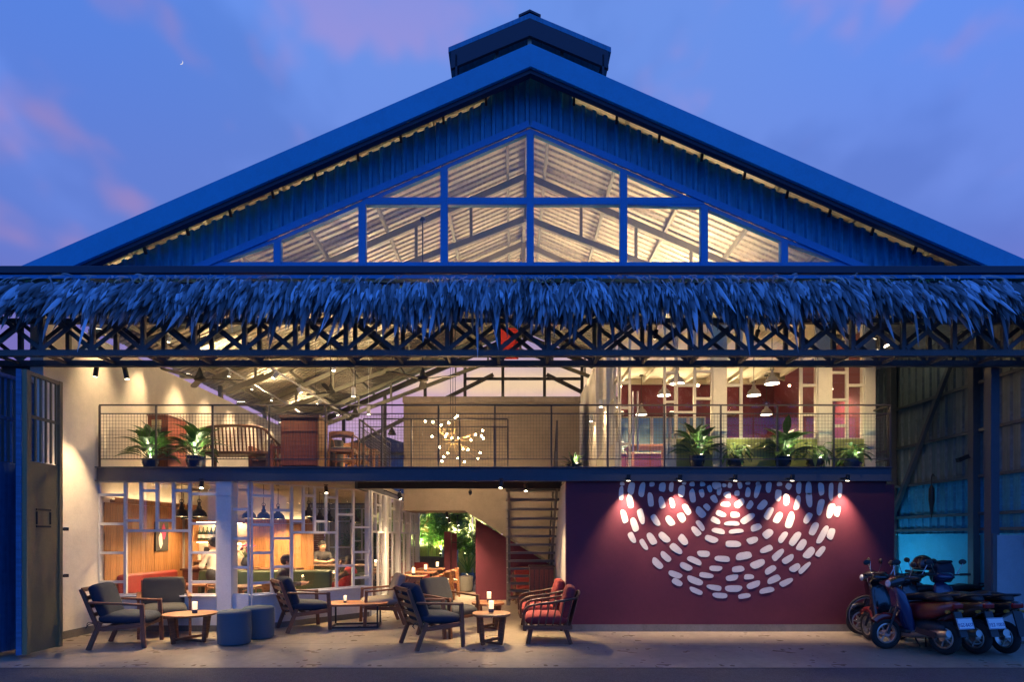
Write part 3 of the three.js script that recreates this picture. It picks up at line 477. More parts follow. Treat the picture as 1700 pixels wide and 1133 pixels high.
// ---------- glazed screens ----------
// cells: [u0, u1, y0, y1] in metres on the plane; each is a frame ring with its pane
function glazing(g, cells, m = mat.white, b = 0.022, depth = 0.05, reflect = mat.glass) {
  for (const [u0, u1, y0, y1] of cells) {
    const f = P(g, 'window_frame', extrude([[u0, y0], [u1, y0], [u1, y1], [u0, y1]], depth, [[[u0 + b, y0 + b], [u0 + b, y1 - b], [u1 - b, y1 - b], [u1 - b, y0 + b]]]), m);
    P(f, 'pane', box(u1 - u0 - 2 * b, y1 - y0 - 2 * b, 0.006), reflect, [(u0 + u1) / 2, (y0 + y1) / 2, depth * 0.5]);
  }
}
const columnCells = (u0, u1, ys) => ys.slice(1).map((y, i) => [u0, u1, ys[i], y]);
{
  const d = 10.12, ux = (c) => X(160 + c / 3.54, d), vy = (c) => Y(780 + c / 3.54, d), B = 0.62, Tp = 2.56;
  const g = T('cafe_front_window', 'white framed cafe window beside the cream side wall, left of the pilaster', 'window screen', [0, 0, -d]);
  const w0 = -7.05, cells = [
    ...columnCells(w0, ux(180), [B, vy(660), vy(490), vy(320), vy(150), Tp]),
    ...columnCells(ux(180), ux(272), [vy(360), vy(300), Tp]), ...columnCells(ux(272), ux(366), [vy(360), vy(125), Tp]),
    ...columnCells(ux(366), ux(462), [vy(360), vy(300), Tp]), ...columnCells(ux(462), ux(558), [vy(360), vy(125), Tp]),
    [ux(180), ux(558), B, vy(360)], ...columnCells(ux(558), ux(718), [B, vy(660), vy(488), vy(318), vy(145), Tp])];
  glazing(g, cells);
  P(g, 'low_wall', box(ux(718) - w0, B - 0.032, 0.16), mat.white, [(w0 + ux(718)) / 2, (B - 0.03) / 2, -0.02]);
  P(g, 'window_sill', rbox(ux(718) - w0, 0.03, 0.22, 0.008), mat.white, [(w0 + ux(718)) / 2, B - 0.016, 0.02]);
  P(g, 'skirting', box(ux(718) - w0, 0.10, 0.02), mat.skirting, [(w0 + ux(718)) / 2, 0.052, 0.071]);
  const p = T('pilaster', 'white square pilaster between the two cafe windows', 'pilaster', [X(374.5, 10.05), 0, -10.12]);
  P(p, 'shaft', rbox(0.245, 2.30, 0.24, 0.006), mat.white, [0, 1.15, 0]); P(p, 'head_block', rbox(0.26, 0.255, 0.26, 0.006), mat.white, [0, 2.43, 0]);
  const n = T('cafe_narrow_window', 'narrow white framed window right of the pilaster', 'window screen', [0, 0, -d]);
  glazing(n, columnCells(ux(800), ux(903), [B, vy(575), vy(405), vy(235), Tp])); P(n, 'low_wall', box(ux(903) - ux(795), B - 0.002, 0.16), mat.white, [(ux(795) + ux(903)) / 2, B / 2 - 0.002, -0.02]);
  // splayed window
  const A = [ux(905), d], Bp = [-2.92, 12.0], L = Math.hypot(Bp[0] - A[0], Bp[1] - A[1]);
  const t = (px) => { const k = (px - 850) / FOCAL; return (k * A[1] - A[0]) / ((Bp[0] - A[0]) - k * (Bp[1] - A[1])); };
  const u = (c) => t(160 + c / 3.54) * L, dd = (c) => A[1] + t(160 + c / 3.54) * (Bp[1] - A[1]), yy = (c, r) => Y(780 + r / 3.54, dd(c));
  const s = T('cafe_splayed_window', 'long white framed cafe window angled back towards the stair', 'window screen', [A[0], 0, -A[1]], Math.atan2(Bp[1] - A[1], Bp[0] - A[0]));
  const row = (a, b, ...r) => columnCells(u(a), b > 1600 ? L : u(b), [B, ...r.map((q) => yy((a + b) / 2, q)), Tp]);
  const mid = yy(1276, 370);
  const up = (a, b, ...r) => columnCells(u(a), u(b), [mid, ...r.map((q) => yy((a + b) / 2, q)), Tp]);
  glazing(s, [...row(906, 1028, 665, 490, 325, 155), ...row(1028, 1143, 570, 405, 240), ...up(1143, 1212, 305), ...up(1212, 1278, 155), ...up(1278, 1345, 305), ...up(1345, 1408, 165), [u(1143), u(1408), B, mid], ...row(1408, 1505, 565, 265), ...row(1505, 1602, 635, 485, 340)]);
  P(s, 'low_wall', box(L, B - 0.032, 0.16), mat.white, [L / 2, (B - 0.03) / 2, -0.02]); P(s, 'window_sill', rbox(L, 0.03, 0.22, 0.008), mat.white, [L / 2, B - 0.016, 0.02]); P(s, 'skirting', box(L - 0.05, 0.10, 0.02), mat.skirting, [L / 2, 0.052, 0.071]);
  // receding side
  const k = T('cafe_side_window', 'row of tall white framed windows receding along the passage', 'window screen', [-2.92, 0, -12.02], Math.PI / 2);
  P(k, 'corner_post', rbox(0.14, 2.56, 0.14, 0.006), mat.white, [0.03, 1.28, 0]);
  for (let i = 0; i < 4; i++) { const a = 0.10 + i * 1.52; P(k, 'post', rbox(0.24, 2.56, 0.16, 0.006), mat.white, [a + 1.40, 1.28, 0]);
    glazing(k, [[a, a + 0.63, 0.3, 1.72], [a + 0.63, a + 1.28, 0.3, 1.72], ...columnCells(a, a + 0.42, [1.72, 2.05, 2.56]), ...columnCells(a + 0.42, a + 0.86, [1.72, 2.3, 2.56]), ...columnCells(a + 0.86, a + 1.28, [1.72, 2.0, 2.56])]);
    P(k, 'low_wall', box(1.28, 0.29, 0.1), mat.white, [a + 0.64, 0.147, 0]); }
  const q = T('cafe_rear_screen', 'white lattice screen at the back of the cafe towards the garden', 'window screen', [-7.0, 0, -18.2]);
  for (let i = 0; i < 6; i++) { const a = i * 0.68; glazing(q, i % 2 ? [...columnCells(a, a + 0.34, [0.9, 1.5, 2.0, 2.5]), ...columnCells(a + 0.34, a + 0.68, [0.9, 1.75, 2.5])] : columnCells(a, a + 0.68, [0.9, 1.3, 2.1, 2.5])); }
  P(q, 'low_wall', box(4.08, 0.89, 0.12), mat.charcoal, [2.04, 0.446, 0]);
  // white soffit strip over the windows
}
// ---------- cafe interior ----------
{
  const w = T('wood_panelling', 'honey coloured vertical wood panelling along the cafe wall', 'wall panelling');
  const r = rng(3);
  for (let k = 0; k < 17; k++) P(w, 'plank', box(0.03, 1.62, 0.136), mat.panel[Math.floor(r() * 3)], [-7.03 + 0.002 * (k % 3), 1.40, -10.26 - k * 0.14]);
  const b = T('bar_back_wall', 'cafe bar back wall with wood planks and lit shelf niches', 'wall');
  P(b, 'wall', box(2.62, 2.6, 0.12), mat.cream, [-5.74, 1.3, -12.76]);
  for (let k = 0; k < 2; k++) P(b, 'plank', box(0.136, 2.0, 0.03), mat.panel[k], [-6.94 + k * 0.14, 1.3, -12.68]);
  for (let k = 0; k < 11; k++) P(b, 'plank', box(0.126, 1.34, 0.03), mat.panel[Math.floor(r() * 3)], [-5.62 + k * 0.13, 1.22, -12.68]);
  for (const [y, l] of [[1.52, 0.62], [1.10, 0.62]]) P(b, 'shelf', box(l, 0.03, 0.22), mat.panel[2], [-6.42, y, -12.585]);
  P(b, 'niche_side', box(0.03, 1.0, 0.22), mat.panel[1], [-6.745, 1.42, -12.585]); P(b, 'niche_side', box(0.03, 1.3, 0.22), mat.panel[1], [-5.98, 1.42, -12.585]);
  P(b, 'niche_shelf', box(0.2, 0.02, 0.2), mat.panel[0], [-5.83, 1.5, -12.585]);
  // lit strips under the shelves
  for (const [x, y, l] of [[-6.42, 1.495, 0.58], [-6.42, 1.93, 0.58], [-5.84, 1.9, 0.2], [-5.84, 1.47, 0.18]]) { P(b, 'light_strip', box(l, 0.012, 0.02), mat.bulb, [x, y, -12.58]); lamp(b, 'point', [x, y - 0.03, -12.54], null, 0.5, WARM, { radius: 2 }); }
  P(b, 'niche_top', box(0.76, 0.03, 0.22), mat.panel[1], [-6.36, 1.95, -12.585]); P(b, 'niche_top', box(0.22, 0.03, 0.22), mat.panel[1], [-5.84, 1.92, -12.585]);
  const bottle = lathe([[0, 0], [0.036, 0.002], [0.038, 0.01], [0.038, 0.17], [0.03, 0.2], [0.014, 0.225], [0.013, 0.29], [0, 0.292]], 14), band = lathe([[0.0386, 0.05], [0.0388, 0.052], [0.0388, 0.13], [0.0386, 0.132]], 14);
  const labels = ['leftmost', 'second', 'third', 'fourth', 'fifth', 'sixth', 'rightmost'];
  for (let k = 0; k < 7; k++) { const t = T('wine_bottle', `dark wine bottle with cream label, ${labels[k]} on the upper bar shelf`, 'bottle', [-6.66 + k * 0.082, 1.536, -12.6], 0, 'bottles on the bar shelf'); P(t, 'bottle', bottle, mat.glassBottle); P(t, 'paper_label', band, mat.dab); }
  for (let k = 0; k < 5; k++) { const t = T('spirit_bottle', `small pale bottle, ${labels[k]} on the lower bar shelf`, 'bottle', [-6.66 + k * 0.09, 1.116, -12.58], 0, 'bottles on the bar shelf'); P(t, 'bottle', bottle, mat.dab).scale.set(0.8, 0.6, 0.8); }
  const cm = T('coffee_machine', 'dark coffee machine behind the barista', 'coffee machine', [-6.2, 0.97, -12.42]); P(cm, 'body', rbox(0.42, 0.38, 0.32, 0.03), mat.black, [0, 0.24, 0]); P(cm, 'cup_rail', box(0.44, 0.03, 0.34), mat.steelBrushed, [0, 0.445, 0]); P(cm, 'drip_tray', box(0.4, 0.05, 0.36), mat.steelBrushed, [0, 0.026, 0.02]); P(cm, 'group_head', cyl(0.035, 0.03, 0.08), mat.chrome, [-0.1, 0.2, 0.19]); P(cm, 'group_head', cyl(0.035, 0.03, 0.08), mat.chrome, [0.1, 0.2, 0.19]);
  const bc = T('bar_counter', 'wooden bar counter behind the green banquette', 'counter', [-5.6, 0, -12.3]); P(bc, 'counter_front', box(2.3, 0.92, 0.4), mat.walnut, [0, 0.465, 0]); P(bc, 'counter_top', rbox(2.36, 0.04, 0.5, 0.01), mat.walnut, [0, 0.945, 0]);
  const cove = (name, label, x, y, d, L, turn) => { const t = T(name, label, 'added light', [x, y, -d], turn); P(t, 'trough', box(L, 0.05, 0.08), mat.panel[2], [0, 0, 0]); P(t, 'trough_lip', box(L, 0.07, 0.012), mat.panel[2], [0, 0.03, 0.047]); P(t, 'light_strip', box(L - 0.04, 0.01, 0.03), mat.added_glow, [0, 0.031, 0.005]); const a = new THREE.RectAreaLight(WARM2, 16, L - 0.04, 0.05); a.position.set(0, 0.05, 0.005); a.rotation.x = Math.PI / 2; t.add(a); };  // made-up lamp, added to brighten the cafe ceiling
  cove('added_cove_light', 'added unseen cove light on top of the wood panelling', -6.97, 2.24, 11.4, 2.2, Math.PI / 2); cove('added_cove_light', 'added unseen cove light on top of the bar planks', -5.0, 1.93, 12.66, 1.4, 0);
  // banquettes
  const seat = (name, label, m, L, pos, turn) => { const t = T(name, label, 'banquette', pos, turn); P(t, 'base', box(L, 0.28, 0.5), mat.black, [0, 0.143, 0]); P(t, 'seat', rbox(L, 0.16, 0.56, 0.05, 4), m, [0, 0.365, 0.02]); P(t, 'backrest', rbox(L, 0.50, 0.16, 0.06, 4), m, [0, 0.69, -0.24], [-0.08, 0, 0]); return t; };
  seat('banquette', 'red upholstered banquette along the panelled cafe wall', mat.redLeather, 1.7, [-6.68, 0.003, -11.3], Math.PI / 2);
  seat('banquette', 'long dark green banquette in front of the bar', mat.greenLeather, 2.7, [-5.0, 0.003, -11.75], 0);
  const tt = T('cafe_table', 'wooden table in front of the red banquette', 'table', [-5.75, 0.003, -11.0]); P(tt, 'table_top', rbox(1.0, 0.035, 0.55, 0.01), mat.teak, [0, 0.72, 0]); P(tt, 'pedestal', cyl(0.04, 0.05, 0.68), mat.black, [0, 0.36, 0]); P(tt, 'foot', cyl(0.2, 0.22, 0.025, 24), mat.black, [0, 0.0135, 0]);
  const t2 = T('cafe_table', 'wooden table beside the pilaster window', 'table', [-4.95, 0.003, -10.8]); P(t2, 'table_top', rbox(0.7, 0.035, 0.6, 0.01), mat.walnut, [0, 0.70, 0]); P(t2, 'pedestal', cyl(0.04, 0.05, 0.66), mat.black, [0, 0.35, 0]); P(t2, 'foot', cyl(0.2, 0.22, 0.025, 24), mat.black, [0, 0.0135, 0]);
  const pic = T('framed_picture', 'dark framed picture with pink and white brush shapes on the wood panelling', 'picture', [-7.0, 1.62, -11.8], Math.PI / 2);
  P(pic, 'frame', box(0.42, 0.58, 0.03), mat.black, [0, 0, 0]);
  const art = (seed) => { const r2 = rng(seed); return extrude(Array.from({ length: 12 }, (_, i) => { const a = i / 12 * 6.283; return [(0.05 + 0.03 * r2()) * Math.cos(a), (0.11 + 0.06 * r2()) * Math.sin(a)]; }), 0.004); };
  P(pic, 'pink_shape', art(4), M([0.5, 0.04, 0.16]), [0.05, 0.1, 0.0155]); P(pic, 'white_shape', art(9), M([0.7, 0.68, 0.66]), [-0.06, -0.08, 0.0165]);
  // maroon louvre screen and rear counter
  const l = T('louvre_screen', 'maroon slatted hanging screen at the back of the cafe', 'screen', [-5.35, 1.1, -16.0]); for (let k = 0; k < 12; k++) P(l, 'slat', box(0.52 + 0.05 * (k % 2), 0.05, 0.05), mat.maroon, [0, k * 0.056, 0]); for (const x of [-0.2, 0.2]) rod(l, 'hanger', [x, 0.6, 0], [x, 1.53, 0], 0.008, mat.black);
  const rc = T('service_counter', 'dark service counter with glass display case at the back of the cafe', 'counter', [-4.15, 0, -13.9]); P(rc, 'counter_body', box(1.7, 0.92, 0.6), mat.greenLeather, [0, 0.463, 0]); P(rc, 'counter_top', rbox(1.8, 0.04, 0.7, 0.01), mat.walnut, [0, 0.945, 0]);
  const dc = T('display_case', 'glass pastry display case in front of the service counter', 'display case', [-4.35, 0.003, -13.25]); P(dc, 'case_base', box(0.9, 0.42, 0.4), mat.black, [0, 0.21, 0]); P(dc, 'case_shelf', box(0.86, 0.02, 0.36), mat.steelBrushed, [0, 0.62, 0]); P(dc, 'glass_case', box(0.9, 0.4, 0.006), mat.glass, [0, 0.622, 0.2]); P(dc, 'case_top', box(0.9, 0.02, 0.4), mat.steelBrushed, [0, 0.832, 0]); for (let k = 0; k < 6; k++) P(dc, 'pastry', rbox(0.09, 0.05, 0.09, 0.02), mat.panel[k % 3], [-0.35 + k * 0.14, 0.656, 0.04]); P(dc, 'case_lamp', box(0.8, 0.012, 0.03), mat.bulb, [0, 0.814, 0.1]); lamp(dc, 'point', [0, 0.79, 0.1], null, 0.35, WARM2, { radius: 2 });
  const back = T('cafe_back_stub', 'cream stub wall behind the bar', 'wall'); P(back, 'wall', box(0.12, 2.6, 5.3), mat.cream, [-7.02, 1.3, -15.55]);
}
// ---------- glass room on the mezzanine ----------
{
  const d = 10.55, top = 5.42, B = Y(730, d), ux = (p) => X(p, d), vy = (p) => Y(p, d);
  const g = T('upper_room_front', 'cream framed glass front of the upper room behind the potted plants', 'window screen', [0, 0, -d]);
  const cells = [
    ...columnCells(ux(1122), ux(1152), [B, vy(686), vy(641), top]), ...columnCells(ux(1152), ux(1181), [B, vy(663), vy(618), top]),
    ...columnCells(ux(1203), ux(1229), [B, vy(686), vy(641), top]), [ux(1229), ux(1328), B, top], ...columnCells(ux(1328), ux(1354), [B, vy(689), vy(641), top]),
    ...columnCells(ux(1377), ux(1404), [B, vy(708), vy(665), vy(620), top]), ...columnCells(ux(1404), ux(1431), [B, vy(641), top])];
  glazing(g, cells, mat.cream);
  for (const [a, b] of [[1181, 1203], [1354, 1377], [1431, 1449]]) P(g, 'column', rbox(ux(b) - ux(a) - 0.004, top - DECK, 0.16, 0.006), mat.cream, [(ux(a) + ux(b)) / 2, (top + DECK) / 2, 0]);
  const limeLit = M([0.36, 0.39, 0.11], { map: tMottle, roughness: 0.6 });  // green light from the plants is painted into this panel colour
  for (const [a, b] of [[1122, 1181], [1203, 1354], [1377, 1431]]) P(g, 'low_panel', box(ux(b) - ux(a) - 0.004, B - DECK - 0.004, 0.1), limeLit, [(ux(a) + ux(b)) / 2, (B + DECK) / 2, 0.0]);
  P(g, 'low_panel', box(0.2, B - DECK, 0.1), mat.cream, [ux(1112), (B + DECK) / 2, 0.0]);
  const door = T('upper_room_door', 'double glass door with long steel pull handles beside the plants', 'door', [0, 0, -d - 0.02]);
  glazing(door, [...columnCells(ux(1029), ux(1045), [DECK, vy(738), vy(678), vy(636), top]), [ux(1045), ux(1103), DECK + 0.02, top], ...columnCells(ux(1103), ux(1121), [DECK + 0.32, vy(668), vy(620), top])], mat.cream, 0.02);
  for (const p of [1049, 1057]) { rod(door, 'pull_handle', [ux(p), vy(752), 0.10], [ux(p), vy(652), 0.10], 0.016, mat.steelBrushed, 12); for (const q of [740, 664]) rod(door, 'handle_stud', [ux(p), vy(q), 0.10], [ux(p), vy(q), 0.03], 0.008, mat.steelBrushed); }
  // left side wall of the room
  const sx = ux(1026), s = T('upper_room_side', 'cream side wall of the upper room with tall windows and wall lamps', 'wall', [sx, 0, -d - 0.03], Math.PI / 2);
  const segs = [[0.0, 0.9, true], [0.9, 1.3, false], [1.3, 2.3, true], [2.3, 6.2, false]];
  for (const [a, b, win] of segs) if (win) { glazing(s, [...columnCells(a + 0.003, (a + b) / 2, [DECK + 0.52, 3.9, 4.5, top]), ...columnCells((a + b) / 2, b - 0.003, [DECK + 0.52, 4.2, top])], mat.cream); P(s, 'low_panel', box(b - a - 0.006, 0.51, 0.1), mat.cream, [(a + b) / 2, DECK + 0.255, 0]); } else P(s, 'wall_panel', box(b - a - 0.006, top - DECK, 0.12), mat.plaster, [(a + b) / 2, (top + DECK) / 2, 0]);
  // room shell
  const sh = T('upper_room_shell', 'maroon painted back and side walls of the upper room', 'wall');
  P(sh, 'back_wall', box(4.5, top - DECK, 0.1), mat.maroon, [4.22, (top + DECK) / 2, -14.5]);
  P(sh, 'right_wall', box(0.1, top - DECK, 3.86), mat.maroon, [6.46, (top + DECK) / 2, -12.53]);
  const rc = T('upper_room_ceiling', 'cream joisted ceiling of the upper room', 'ceiling'); P(rc, 'ceiling_board', box(4.62, 0.05, 4.0), mat.cream, [4.2, top + 0.08, -12.53]);
  for (let k = 0; k < 9; k++) bar(rc, 'joist', [2.15 + k * 0.52, top + 0.0, -10.64], [2.15 + k * 0.52, top + 0.0, -14.44], 0.05, 0.10, mat.cream);
  bar(rc, 'edge_beam', [1.98, top - 0.02, -14.4], [6.4, top - 0.02, -14.4], 0.08, 0.12, mat.cream);
  // furniture glimpsed inside
  for (const [x, dd, lab] of [[2.9, 12.6, 'small wooden table inside the upper room near the glass door'], [5.4, 12.9, 'wooden table inside the upper room near the far column']]) { const t = T('room_table', lab, 'table', [x, DECK - 0.008, -dd]); P(t, 'table_top', rbox(0.9, 0.04, 0.7, 0.01), mat.teak, [0, 0.73, 0]); for (const a of [-1, 1]) for (const b of [-1, 1]) bar(t, 'leg', [a * 0.38, 0, b * 0.28], [a * 0.38, 0.71, b * 0.28], 0.05, 0.05, mat.teak); }
  const sc = T('room_screen', 'row of grey glass windows in the back wall of the upper room', 'window screen', [2.1, 0, -14.43]); glazing(sc, Array.from({ length: 6 }, (_, k) => [k * 0.44, k * 0.44 + 0.42, 3.65, 4.55]), mat.cream, 0.025, 0.04, MP([0.12, 0.2, 0.22], { roughness: 0.1 }));
}
// ---------- garden behind ----------
{
  const f = T('garden_fence', 'pale timber board fence behind the garden trees', 'fence'), pale = [0, 1].map((k) => M([0.52 - 0.06 * k, 0.50 - 0.06 * k, 0.30 - 0.05 * k], { map: tWoodV, roughness: 0.8 }));
  for (let k = 0; k < 30; k++) P(f, 'board', box(0.52, 2.7, 0.04), pale[k % 2], [-8.5 + k * 0.56, 1.5, -22.4]);
  for (const y of [0.6, 2.4]) P(f, 'fence_rail', box(17, 0.08, 0.05), mat.truss, [0, y, -22.446]);
  const pw = T('planter_wall', 'low dark grey planter wall in front of the garden fence', 'wall'); P(pw, 'planter_face', box(6.3, 0.92, 0.3), mat.skirting, [-5.3, 0.461, -21.2]); P(pw, 'planter_soil', box(6.3, 0.05, 0.8), mat.soil, [-5.3, 0.8, -21.76]);
  const leafG = (() => { const g = new THREE.BufferGeometry(); g.setAttribute('position', new THREE.Float32BufferAttribute([0, 0, 0, 0.022, 0.008, 0.06, 0, -0.02, 0.17, -0.022, 0.008, 0.06], 3)); g.setIndex([0, 1, 2, 0, 2, 3]); g.computeVertexNormals(); return g; })();
  const tree = (label, x, d, h, spread, n, seed, hue, stems = 4) => {
    const t = T('bamboo', label, 'bamboo', [x, 0.82, -d], 0, 'garden bamboo'), r = rng(seed), gs = [];
    for (let k = 0; k < stems; k++) { const a = r() * 6.28, q = 0.06 + 0.12 * r(), lean = 0.12 * (r() - 0.5); const m = P(t, 'culm', tube([[q * Math.cos(a), 0, q * Math.sin(a)], [q * Math.cos(a) + lean, h * 0.5, q * Math.sin(a)], [q * Math.cos(a) + lean * 3, h, q * Math.sin(a)]], 0.02, 12, 6), M([0.30, 0.33, 0.12], { roughness: 0.5 })); }
    const im = new THREE.InstancedMesh(leafG, mat.bamboo[hue], n); im.name = 'crown'; im.userData = { kind: 'stuff' }; const mm = new THREE.Matrix4(), q = new THREE.Quaternion(), e = new THREE.Euler(), c = new THREE.Color();
    const clumps = Array.from({ length: 16 }, () => [spread * (r() - 0.5) * 1.9, h * (0.35 + 0.65 * r()), spread * (r() - 0.5) * 0.9, 0.16 + 0.2 * r()]);
    for (let i = 0; i < n; i++) { const cl = clumps[Math.floor(r() * 16)], a = r() * 6.28, b = Math.acos(2 * r() - 1), rad = cl[3] * Math.cbrt(r()); e.set(0.3 + r() * 0.9, r() * 6.28, (r() - 0.5)); q.setFromEuler(e); const s = 0.7 + 0.7 * r(); mm.compose(V(cl[0] + rad * Math.sin(b) * Math.cos(a), cl[1] + rad * Math.cos(b), cl[2] + rad * Math.sin(b) * Math.sin(a)), q, V(s, s, s)); im.setMatrixAt(i, mm); const v = 0.6 + 0.7 * r(); im.setColorAt(i, c.setRGB(v, v, v)); }
    t.add(im); return t;
  };
  tree('leafy bamboo clump left of the maroon pillar', -3.0, 21.75, 1.7, 0.62, 1700, 1, 0); tree('bamboo clump with bright yellow green leaves in the planter', -2.3, 21.7, 1.8, 0.55, 1500, 2, 1, 6); tree('bamboo clump with orange tinged top in the planter', -2.75, 21.9, 1.85, 0.34, 420, 3, 3, 2); tree('bamboo clump seen through the cafe windows', -4.4, 21.7, 1.8, 0.6, 1200, 4, 2); tree('bamboo clump at the far left behind the cafe', -5.6, 21.7, 1.7, 0.6, 1000, 5, 0);
  const t6 = tree('dark bamboo arching over the maroon door', -1.35, 21.2, 1.5, 0.6, 1500, 6, 0, 5); t6.position.y = 0.5;
  for (const [x, w] of [[-3.6, 0], [-2.6, 1], [-1.7, 2]]) { const u = T('garden_uplight', ['garden spike light left of the bamboo', 'garden spike light under the bright bamboo', 'garden spike light near the maroon pillar'][w], 'lamp', [x, 0.825, -21.5]); P(u, 'spike', cyl(0.012, 0.008, 0.12, 8), mat.black, [0, 0.06, 0]); P(u, 'head', cyl(0.045, 0.035, 0.09, 14), mat.black, [0, 0.15, 0]); P(u, 'lens', cyl(0.036, 0.036, 0.008, 14), mat.spotGlow, [0, 0.2, 0]); lamp(u, 'spot', [0, 0.23, 0], [0.1, 1.4, -0.55], 130, lin(0.95, 1, 0.62), { angle: 0.95, penumbra: 0.8 }); }
  const gp = T('garden_pot', 'dark blue garden pot with a leafy palm beside the maroon wall', 'potted plant', [-1.42, 0.003, -19.0]); P(gp, 'pot', lathe([[0, 0], [0.18, 0.01], [0.26, 0.3], [0.24, 0.46], [0.2, 0.46], [0.2, 0.4], [0, 0.4]], 24), mat.potBlue); const rl = rng(8); for (let k = 0; k < 14; k++) { const a = rl() * 6.28, b = 0.3 + 0.7 * rl(); const m = P(gp, 'frond', memo('frond', () => { const g = new THREE.PlaneGeometry(0.07, 1, 1, 5); g.translate(0, 0.5, 0); const p = g.attributes.position; for (let i = 0; i < p.count; i++) { const y = p.getY(i); p.setX(i, p.getX(i) * (1 - y) * 2 * (0.3 + y)); p.setZ(i, y * y * 0.45); } g.computeVertexNormals(); return g; }), mat.bamboo[2], [0, 0.4, 0], [0, a, 0]); m.rotation.order = 'YXZ'; m.rotation.x = b * 0.5; m.scale.setScalar(0.7 + 0.5 * rl()); }
  // far side: dusk silhouettes behind the hall
  const nb = T('neighbour_house', 'dark blue neighbouring house beyond the rear window', 'house', [-6.5, 0, -31]); P(nb, 'wall', box(5, 5.6, 5), M([0.14, 0.16, 0.22], { map: tMottle, roughness: 0.9 }), [0, 2.8, 0]); P(nb, 'roof', extrude([[-2.9, 5.6], [2.9, 5.6], [0, 6.6]], 5.4), M([0.10, 0.09, 0.10], { roughness: 0.9 }), [0, 0, -2.7]); for (let k = 0; k < 3; k++) P(nb, 'window', box(0.8, 1.1, 0.06), M([0.05, 0.07, 0.1], { roughness: 0.2 }), [-1.5 + k * 1.5, 4.1, 2.51]);
}
// ---------- alley on the right: corrugated side wall ----------
{
  const w = T('alley_wall', 'dark corrugated side wall with teal light painted over its lower sheets and plaster base behind the motorbikes', 'wall');
  const sh = extrude(ribbon(trap(0.2, 0.03, 5), 0.004), 1), hgt = [[1.66, 2.62], [2.64, 5.3]];
  for (let k = 0; k < 12; k++) hgt.forEach(([a, b], i) => {
    const m = P(w, 'corrugated_sheet', sh, i ? mat.corr : mat.corrTealLit); m.rotation.set(-Math.PI / 2, 0, 0); const q = new THREE.Matrix4().makeBasis(V(0, 0, -1), V(-1, 0, 0), V(0, b - a, 0)); q.setPosition(7.9, a, -8.4 - k * 1.0); m.matrix.identity(); m.rotation.set(0, 0, 0); m.applyMatrix4(q); });
  P(w, 'plaster_base', box(0.2, 1.64, 12), mat.plasterTealLit, [7.985, 0.82, -14.4]);
  P(w, 'base_cap', box(0.3, 0.03, 12), mat.plasterTealLit, [7.97, 1.655, -14.4]);
  for (const y of [1.74, 2.0, 2.63, 3.4, 4.2]) bar(w, 'girt', [7.83, y, -8.4], [7.83, y, -20], 0.05, 0.05, mat.truss);
  for (const d of [9.95, 12.1, 15]) bar(w, 'wall_post', [7.78, 0.003, -d], [7.78, 5.3, -d], 0.12, 0.12, mat.truss);
  bar(w, 'brace', [7.72, 2.0, -12.0], [7.72, 5.0, -10.2], 0.07, 0.07, mat.truss);
  P(w, 'lean_to_roof', box(1.6, 0.05, 11.5), mat.roofIn, [7.2, 5.33, -14.4], [0, 0, -0.12]);
  const p2 = T('right_pier', 'dark steel pier carrying the canopy at the right edge', 'pier'); P(p2, 'pier', box(0.13, 4.2, 0.13), mat.beam, [7.35, 2.1, -9.05]);
  const gl = T('right_gate_leaf', 'pale lilac gate panel at the right edge behind the motorbikes', 'gate', [7.5, 0, -9.0]); P(gl, 'panel', box(0.5, 1.62, 0.05), M([0.50, 0.50, 0.52], { map: tMottle, roughness: 0.6 }), [0.12, 0.83, 0]); P(gl, 'stile', box(0.06, 1.66, 0.06), mat.truss, [-0.17, 0.83, 0]); P(gl, 'hinge', cyl(0.03, 0.03, 0.06), mat.black, [0.3, 1.5, 0.05]);
  const tl = T('tube_lamp', 'fluorescent tube lamp under the lean-to roof at the upper right', 'lamp', [6.98, 5.18, -11.5]); P(tl, 'batten', box(0.06, 0.04, 1.2), mat.white, [0, 0.03, 0]); P(tl, 'tube', cyl(0.014, 0.014, 1.15, 10), mat.bulbWhite, [0, -0.005, 0], [Math.PI / 2, 0, 0]); const ra = new THREE.RectAreaLight(lin(0.9, 1, 0.5), 9, 0.05, 1.1); ra.position.set(0, -0.03, 0); ra.rotation.x = -Math.PI / 2; tl.add(ra);
  const tq = T('alley_tube_lamp', 'cyan tube lamp on the far side of the maroon block, lighting the alley wall', 'lamp', [6.56, 1.05, -11.7]); P(tq, 'batten', box(0.04, 0.06, 1.3), mat.white, [-0.03, 0, 0]); P(tq, 'tube', cyl(0.016, 0.016, 1.2, 10), new THREE.MeshStandardMaterial({ color: lin(0.5, 0.9, 1), emissive: lin(0.25, 0.8, 1), emissiveIntensity: 4 }), [0.012, 0, 0], [Math.PI / 2, 0, 0]); const rt = new THREE.RectAreaLight(lin(0.10, 0.5, 1), 62, 1.2, 0.06); rt.position.set(0.035, 0, 0); rt.rotation.y = -Math.PI / 2; tq.add(rt);
  const um = T('umbrella', 'closed black umbrella hanging on the alley wall', 'umbrella', [7.74, 1.95, -10.9]); P(um, 'canopy', lathe([[0, 0], [0.012, 0.05], [0.05, 0.35], [0.045, 0.55], [0.015, 0.62], [0, 0.62]], 12), mat.black); P(um, 'handle', tube([[0, 0.6, 0], [0, 0.75, 0], [0, 0.82, 0.03], [0, 0.78, 0.07]], 0.01, 12, 6), mat.black);
  const cam = T('security_camera', 'black security camera on the alley post', 'camera', [7.65, 2.95, -9.95]); rod(cam, 'arm', [0.08, 0, 0], [-0.06, 0, 0], 0.012, mat.black); bar(cam, 'camera_body', [-0.04, 0.01, 0.08], [-0.22, -0.06, 0.1], 0.07, 0.07, mat.black);
}

